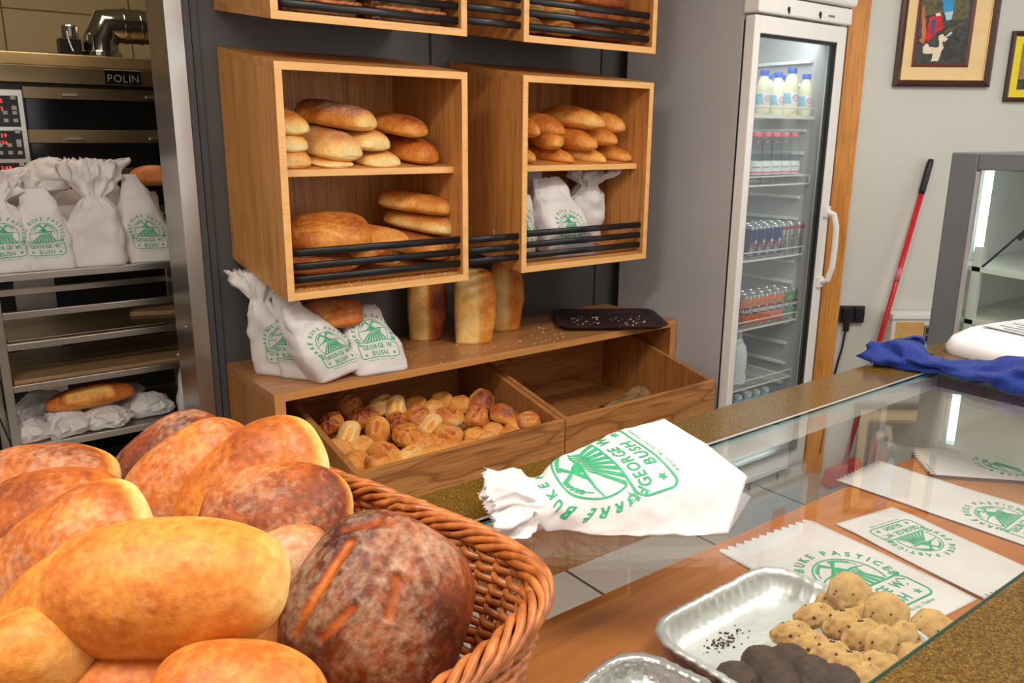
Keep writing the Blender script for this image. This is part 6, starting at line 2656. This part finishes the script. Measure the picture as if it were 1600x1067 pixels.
for i, (px, py, z, k, ang, lean, lb) in enumerate(bl):
    p = at(px, py, 'z', z)
    a = R(ang)
    ex = (CR * math.cos(a) - CD * math.sin(a))
    ex.z *= 0.4
    ex.normalize()
    ez = Vector((-0.45, -0.55, 1.0 - lean * 0.4)).normalized()
    ez = (ez - ex * ez.dot(ex)).normalized()
    ey = ez.cross(ex)
    m = Matrix((ex, ey, ez)).transposed()
    place('biscuit', bis[k], lb, 'biscuit', p, m.to_euler(), 'pale chipped biscuits in the foil tray')
for i, (px, py, z, k, ang, lb) in enumerate(((1192, 1036, .890, 0, 10, 'chocolate biscuit leftmost at the back of the dark row'), (1150, 1058, .888, 1, 10, 'chocolate biscuit at the far left of the dark row by the bare foil'),
                                   (1232, 1030, .892, 1, 30, 'chocolate biscuit touching the pale biscuits'), (1268, 1052, .892, 0, 20, 'chocolate biscuit in the middle of the dark row'),
                                   (1308, 1062, .890, 1, 10, 'chocolate biscuit at the right end of the dark row'), (1215, 1060, .890, 0, 0, 'chocolate biscuit at the front of the dark row'))):
    p = at(px, py, 'z', z)
    a = R(ang)
    ex = (CR * math.cos(a) - CD * math.sin(a))
    ex.z *= 0.3
    ex.normalize()
    ez = Vector((-0.2, -0.25, 1)).normalized()
    ez = (ez - ex * ez.dot(ex)).normalized()
    m = Matrix((ex, ez.cross(ex), ez)).transposed()
    place('chocolate_biscuit', cho[k], lb, 'biscuit', p, m.to_euler(), 'chocolate biscuits in the foil tray')

# ------------------------------------------------------------------ basket of bread on the counter
BCX, BCY, BA, BB = 0.079, 0.576, 0.300, 0.215
BZ0, BZ1 = CT + 0.002, 1.19
BPSI = math.radians(14)
t = thing('wicker_basket', 'large brown wicker basket heaped with loaves on the counter', 'basket', (BCX, BCY, BZ0), (0, 0, BPSI))
SQ = 5.0


def bpt(a, h, off=0.0):
    """basket wall: angle a, height 0..1"""
    g = 0.86 + 0.14 * h ** 0.8
    x = (BA * g + off) * spow(math.cos(a), 2 / SQ)
    y = (BB * g + off) * spow(math.sin(a), 2 / SQ)
    rise = 0.036 * h * sstep(0.5, -0.6, x / BA) * max(0.0, -y / BB)
    return Vector((BCX + x * math.cos(BPSI) - y * math.sin(BPSI), BCY + x * math.sin(BPSI) + y * math.cos(BPSI), BZ0 + (BZ1 - BZ0) * h + rise))


# even spacing along the outline
NS = 132
fine_ = [bpt(2 * math.pi * k / 2000, 1) for k in range(2001)]
cum = [0]
for a, b in zip(fine_, fine_[1:]):
    cum.append(cum[-1] + (b - a).length)
ANG = [2 * math.pi * float(np.interp(cum[-1] * k / NS, cum, np.arange(2001))) / 2000 for k in range(NS)]
for i in range(28):
    h = (i + 0.5) / 28.5
    bm = BM()
    path = []
    for k in range(NS):
        for s in (0, .5):
            kk = k + s
            a0 = ANG[k]
            a1 = ANG[(k + 1) % NS] + (2 * math.pi if k == NS - 1 else 0)
            a = a0 + (a1 - a0) * s
            path.append(bpt(a, h + 0.010 * math.sin(kk * 1.3 + i), 0.0042 * math.cos(math.pi * kk / 1.5 + (math.pi if i % 2 else 0)) + 0.001 * noise.noise(Vector((kk * .7, i, 0)))))
    tube(bm, path, 0.0040, 6, closed=True)
    obj('weaver', bm, 'wicker', t, smooth=True)
bm = BM()
for k in range(0, NS, 3):
    a = ANG[k]
    tube(bm, [bpt(a, h, 0) for h in (0, .25, .5, .75, 1.0)], 0.0032, 6)
obj('stakes', bm, 'wicker', t, smooth=True)
for s in range(7):
    bm = BM()
    path, rad = [], []
    for k in range(NS * 3):
        a0 = ANG[k // 3]
        a1 = ANG[(k // 3 + 1) % NS] + (2 * math.pi if k // 3 == NS - 1 else 0)
        a = a0 + (a1 - a0) * (k % 3) / 3
        ph = 2 * math.pi * (k * 13 / (NS * 3.0)) + s * math.pi * 2 / 7
        wob = noise.noise(Vector((k * 0.11, s * 7.0, 0)))
        p = bpt(a, 1.0, 0.0072 * math.cos(ph) + 0.002 * wob)
        p.z += 0.0085 * math.sin(ph) + 0.002 + 0.003 * noise.noise(Vector((k * 0.13, s * 5.0, 9)))
        path.append(p)
        rad.append(0.0036 + 0.0012 * noise.noise(Vector((k * 0.2, s * 3.0, 4))))
    tube(bm, path, rad, 7, closed=True)
    obj('rim_strand', bm, 'wicker', t, smooth=True)
bm = BM()
ring = [bm.verts.new(bpt(2 * math.pi * k / 64, 0.02)) for k in range(64)]
ring2 = [bm.verts.new(bpt(2 * math.pi * k / 64, 0.06)) for k in range(64)]
bridge(bm, ring, ring2)
bm.faces.new(ring[::-1])
bm.faces.new(ring2)
obj('basket_floor', bm, 'wicker', t)


def cdir(r, u, tw):
    return (CR * r - CD * u - CF * tw)


def heap(name, label, px, py, depth, L, W_, H_, ang, dome, seed, **kw):
    """loaf of the basket: centre of its bulk, image angle of its long axis, dome = where its crust faces (right, up, toward)"""
    c = EYE + CF * depth + CR * ((px - 800) / FPX * depth) + CD * ((py - 533.5) / FPX * depth)
    ez = cdir(*dome).normalized()
    ex = cdir(math.cos(R(ang)), math.sin(R(ang)), 0.0)
    ex = (ex - ez * ex.dot(ez)).normalized()
    m = Matrix((ex, ez.cross(ex), ez)).transposed()
    kw.setdefault('nu', 96)
    kw.setdefault('nv', 96)
    me = bread_mesh(name, L=L, W_=W_, H_=H_, seed=seed, **kw)
    return place(name, me, label, 'bread', c - ez * H_ * 0.48, m.to_euler(), 'loaves heaped in the wicker basket')


CR1 = dict(ex=.88, er=.68, flat=.26, bump=.035, bfreq=10, patch=.10, fine=.08)
PR = dict(rise=(0.04, 0.42))
heap('oval_loaf', 'large smooth golden oval loaf on top at the front of the basket', 246, 910, .56, .173, .098, .070, 2, (-.05, .55, .83), 201, **dict(CR1, top=.50, side=.34, base=.20, flour=.06, ends=-.14, er=.72, ex=.92, bump=.022, patch=.04, nu=130, nv=130))
heap('round_loaf', 'very dark round loaf with long pale cuts against the right wall of the basket', 588, 945, .66, .150, .150, .090, 68, (.02, .48, .88), 202, **dict(CR1, top=.76, side=.74, base=.66, flour=.19, patch=.22, bump=.035, fine=.16, er=.6, nu=150, nv=150,
     scores=((-.30, .27, .20, .23, .0050, .0035, .26), (-.28, .12, -.10, .04, .0040, .0025, .22), (.26, .30, .36, .16, .005, .003, .14), (-.05, -.14, .12, -.10, .004, .0025, .12))))
heap('round_loaf', 'scorched purple-brown loaf leaning behind the dark round loaf', 424, 815, .74, .138, .118, .078, -2, (-.12, .42, .88), 203, **dict(CR1, top=.80, side=.22, base=.12, flour=.14, patch=.26, bump=.035, er=.62, rise=(0.0, .40)))
heap('round_loaf', 'golden loaf with a pale torn rim leaning behind the scorched loaf', 382, 765, .80, .172, .120, .075, 34, (-.36, .26, .9), 204, **dict(CR1, **PR, top=.56, side=.16, base=.08, flour=.12, patch=.2))
heap('round_loaf', 'rusty brown floury loaf leaning left of the golden torn loaf', 290, 755, .84, .155, .125, .080, 42, (-.30, .40, .86), 205, **dict(CR1, top=.68, side=.60, base=.4, flour=.17, patch=.14))
heap('round_loaf', 'dark brown loaf rearmost in the basket', 256, 728, .90, .145, .11, .070, 38, (-.3, .4, .86), 206, **dict(CR1, top=.80, side=.74, base=.5, flour=.15))
heap('round_loaf', 'greyish floury loaf wedged between the scorched and the dark round loaf', 452, 876, .70, .074, .074, .05, 20, (-.1, .6, .78), 207, **dict(CR1, top=.70, side=.62, flour=.27))
heap('round_loaf', 'floury loaf with a torn pale edge at the far left back of the basket', 62, 762, .86, .160, .105, .075, -2, (-.15, .40, .9), 208, **dict(CR1, **PR, top=.62, side=.17, base=.1, flour=.19, ends=-.06))
heap('round_loaf', 'orange-brown domed loaf second from the back on the left of the basket', 62, 826, .78, .158, .13, .08, 6, (-.2, .45, .86), 209, **dict(CR1, top=.68, side=.46, base=.3, flour=.13, patch=.2))
heap('round_loaf', 'loaf with a pale curved rim third from the back on the left of the basket', 100, 878, .70, .166, .12, .07, 26, (-.36, .22, .9), 210, **dict(CR1, **PR, top=.64, side=.15, base=.08, flour=.19, patch=.12))
heap('oval_loaf', 'yellowish loaf lying just behind the large golden oval loaf', 118, 940, .64, .155, .10, .06, 28, (-.3, .35, .9), 211, **dict(CR1, **PR, top=.48, side=.22, base=.15, flour=.05))
heap('oval_loaf', 'pale yellow loaf in the bottom left corner under the golden oval loaf', 30, 1032, .545, .092, .072, .06, 26, (-.2, .5, .8), 212, **dict(CR1, top=.46, side=.20, base=.12))
heap('oval_loaf', 'golden loaf crossing under the large oval loaf at the bottom edge', 225, 1085, .56, .13, .075, .065, 4, (0, .5, .8), 213, **dict(CR1, top=.54, side=.42, base=.3))
heap('oval_loaf', 'golden loaf at the front edge of the basket below the dark round loaf', 366, 1098, .50, .110, .08, .058, -6, (.05, .6, .8), 214, **dict(CR1, top=.54, side=.40, base=.25))
for i, (x, y) in enumerate(((-.05, .54), (.09, .60), (.24, .56), (-.02, .74), (.13, .77), (.24, .72))):
    place('oval_loaf', bread_mesh('oval_loaf', L=.15, W_=.115, H_=.06, seed=230 + i, **dict(CR1, top=.5, side=.4, base=.3, nu=32, nv=32)), 'loaf in the bottom layer of the wicker basket hidden under the heap', 'bread', (x, y, BZ0 + 0.012), (0, 0, i), 'bottom loaves of the wicker basket')

# caraway bits baked on the oval loaf are part of the crust; nothing else lies on it

# ------------------------------------------------------------------ towel and scale at the far end of the counter
def towel():
    nx, ny = 150, 44
    path = [Vector((1.82, 0.935, 0)), Vector((1.80, 0.90, 0)), Vector((1.79, 0.83, 0)), Vector((1.795, 0.74, 0)), Vector((1.82, 0.65, 0)), Vector((1.86, 0.56, 0)), Vector((1.90, 0.48, 0))]
    rings = []
    n = 26
    bm = BM()
    for i in range(nx + 1):
        f = i / nx * (len(path) - 1)
        k = min(len(path) - 2, int(f))
        u = f - k
        c = path[k].lerp(path[k + 1], u)
        tdir = (path[k + 1] - path[k]).normalized()
        side = Vector((tdir.y, -tdir.x, 0))
        s = i / nx
        w = 0.075 * (0.55 + 0.45 * min(1, s * 9)) * (0.8 + 0.25 * math.sin(s * 9 + 1)) * (0.5 + 0.5 * min(1, (1 - s) * 12))
        hgt = 0.046 * (0.7 + 0.3 * min(1, s * 6)) * (0.8 + 0.3 * math.sin(s * 9 + 1.2))
        ring = []
        for j in range(n):
            a = 2 * math.pi * j / n
            r = 1 + 0.24 * math.sin(3 * a + s * 14) + 0.16 * math.sin(5 * a - s * 22) + 0.10 * math.sin(8 * a + s * 31)
            p = c + side * math.cos(a) * w * r
            z = CT + 0.0015 + max(0.0, hgt * (0.55 + 0.62 * math.sin(a) * r))
            q = Vector((p.x, p.y, z))
            nv = noise.noise_vector(q * 22) * 0.007 + noise.noise_vector(q * 60) * 0.002
            q += nv
            q.z = max(CT + 0.0014, q.z)
            ring.append(bm.verts.new(q))
        rings.append(ring)
    for a, b in zip(rings, rings[1:]):
        bridge(bm, a, b)
    bm.faces.new(rings[0][::-1])
    bm.faces.new(rings[-1])
    tag(obj('towel', bm, 'blue_towel', smooth=True, loc=(1.81, 0.75, CT)), 'rumpled blue towel lying across the far end of the counter', 'towel')


towel()
t = thing('weighing_scale', 'white counter scale with a printed label plate behind the blue towel', 'scale', (2.09, 0.70, CT), (0, 0, R(-12)))
bm = BM()
rows = []
for L_, W_, r, z, ox in ((.30, .34, .04, 0.0, 0), (.31, .35, .045, .015, 0), (.30, .34, .045, .038, .01), (.26, .30, .05, .058, .02), (.20, .25, .05, .068, .03)):
    rows.append([bm.verts.new((x + ox, y, z + 0.001)) for x, y in rrect(L_, W_, r)])
for a, b in zip(rows, rows[1:]):
    bridge(bm, a, b)
bm.faces.new(rows[0][::-1])
bm.faces.new(rows[-1])
auto_smooth(obj('scale_body', bm, 'scale_white', t, world=False), 60)
bm = BM()
box(bm, -.085, .06, -.005, .115, .0692, .0712)
pl = obj('label_plate', bm, 'scale_label', t, world=False)
bm = BM()
for k in range(5):
    box(bm, -.075 + .024 * k, -.067 + .024 * k, .01, .07 + .025 * (k % 2), .0713, .0717)
obj('printed_lines', bm, 'gasket_grey', pl, world=False)
bm = BM()
box(bm, -.075, -.02, -.0, .008, .0713, .0719)
obj('red_patch', bm, 'can_red', pl, world=False)
bm = BM()
lathe(bm, [(.09, 0), (.115, .006), (.12, .014), (.112, .016), (.02, .012)], 40, (-.06, -.275, .016))
lathe(bm, [(.045, 0), (.05, .016)], 24, (-.06, -.275, .001))
obj('black_platter', bm, 'black_plastic', t, world=False, smooth=False, label='round black platter')
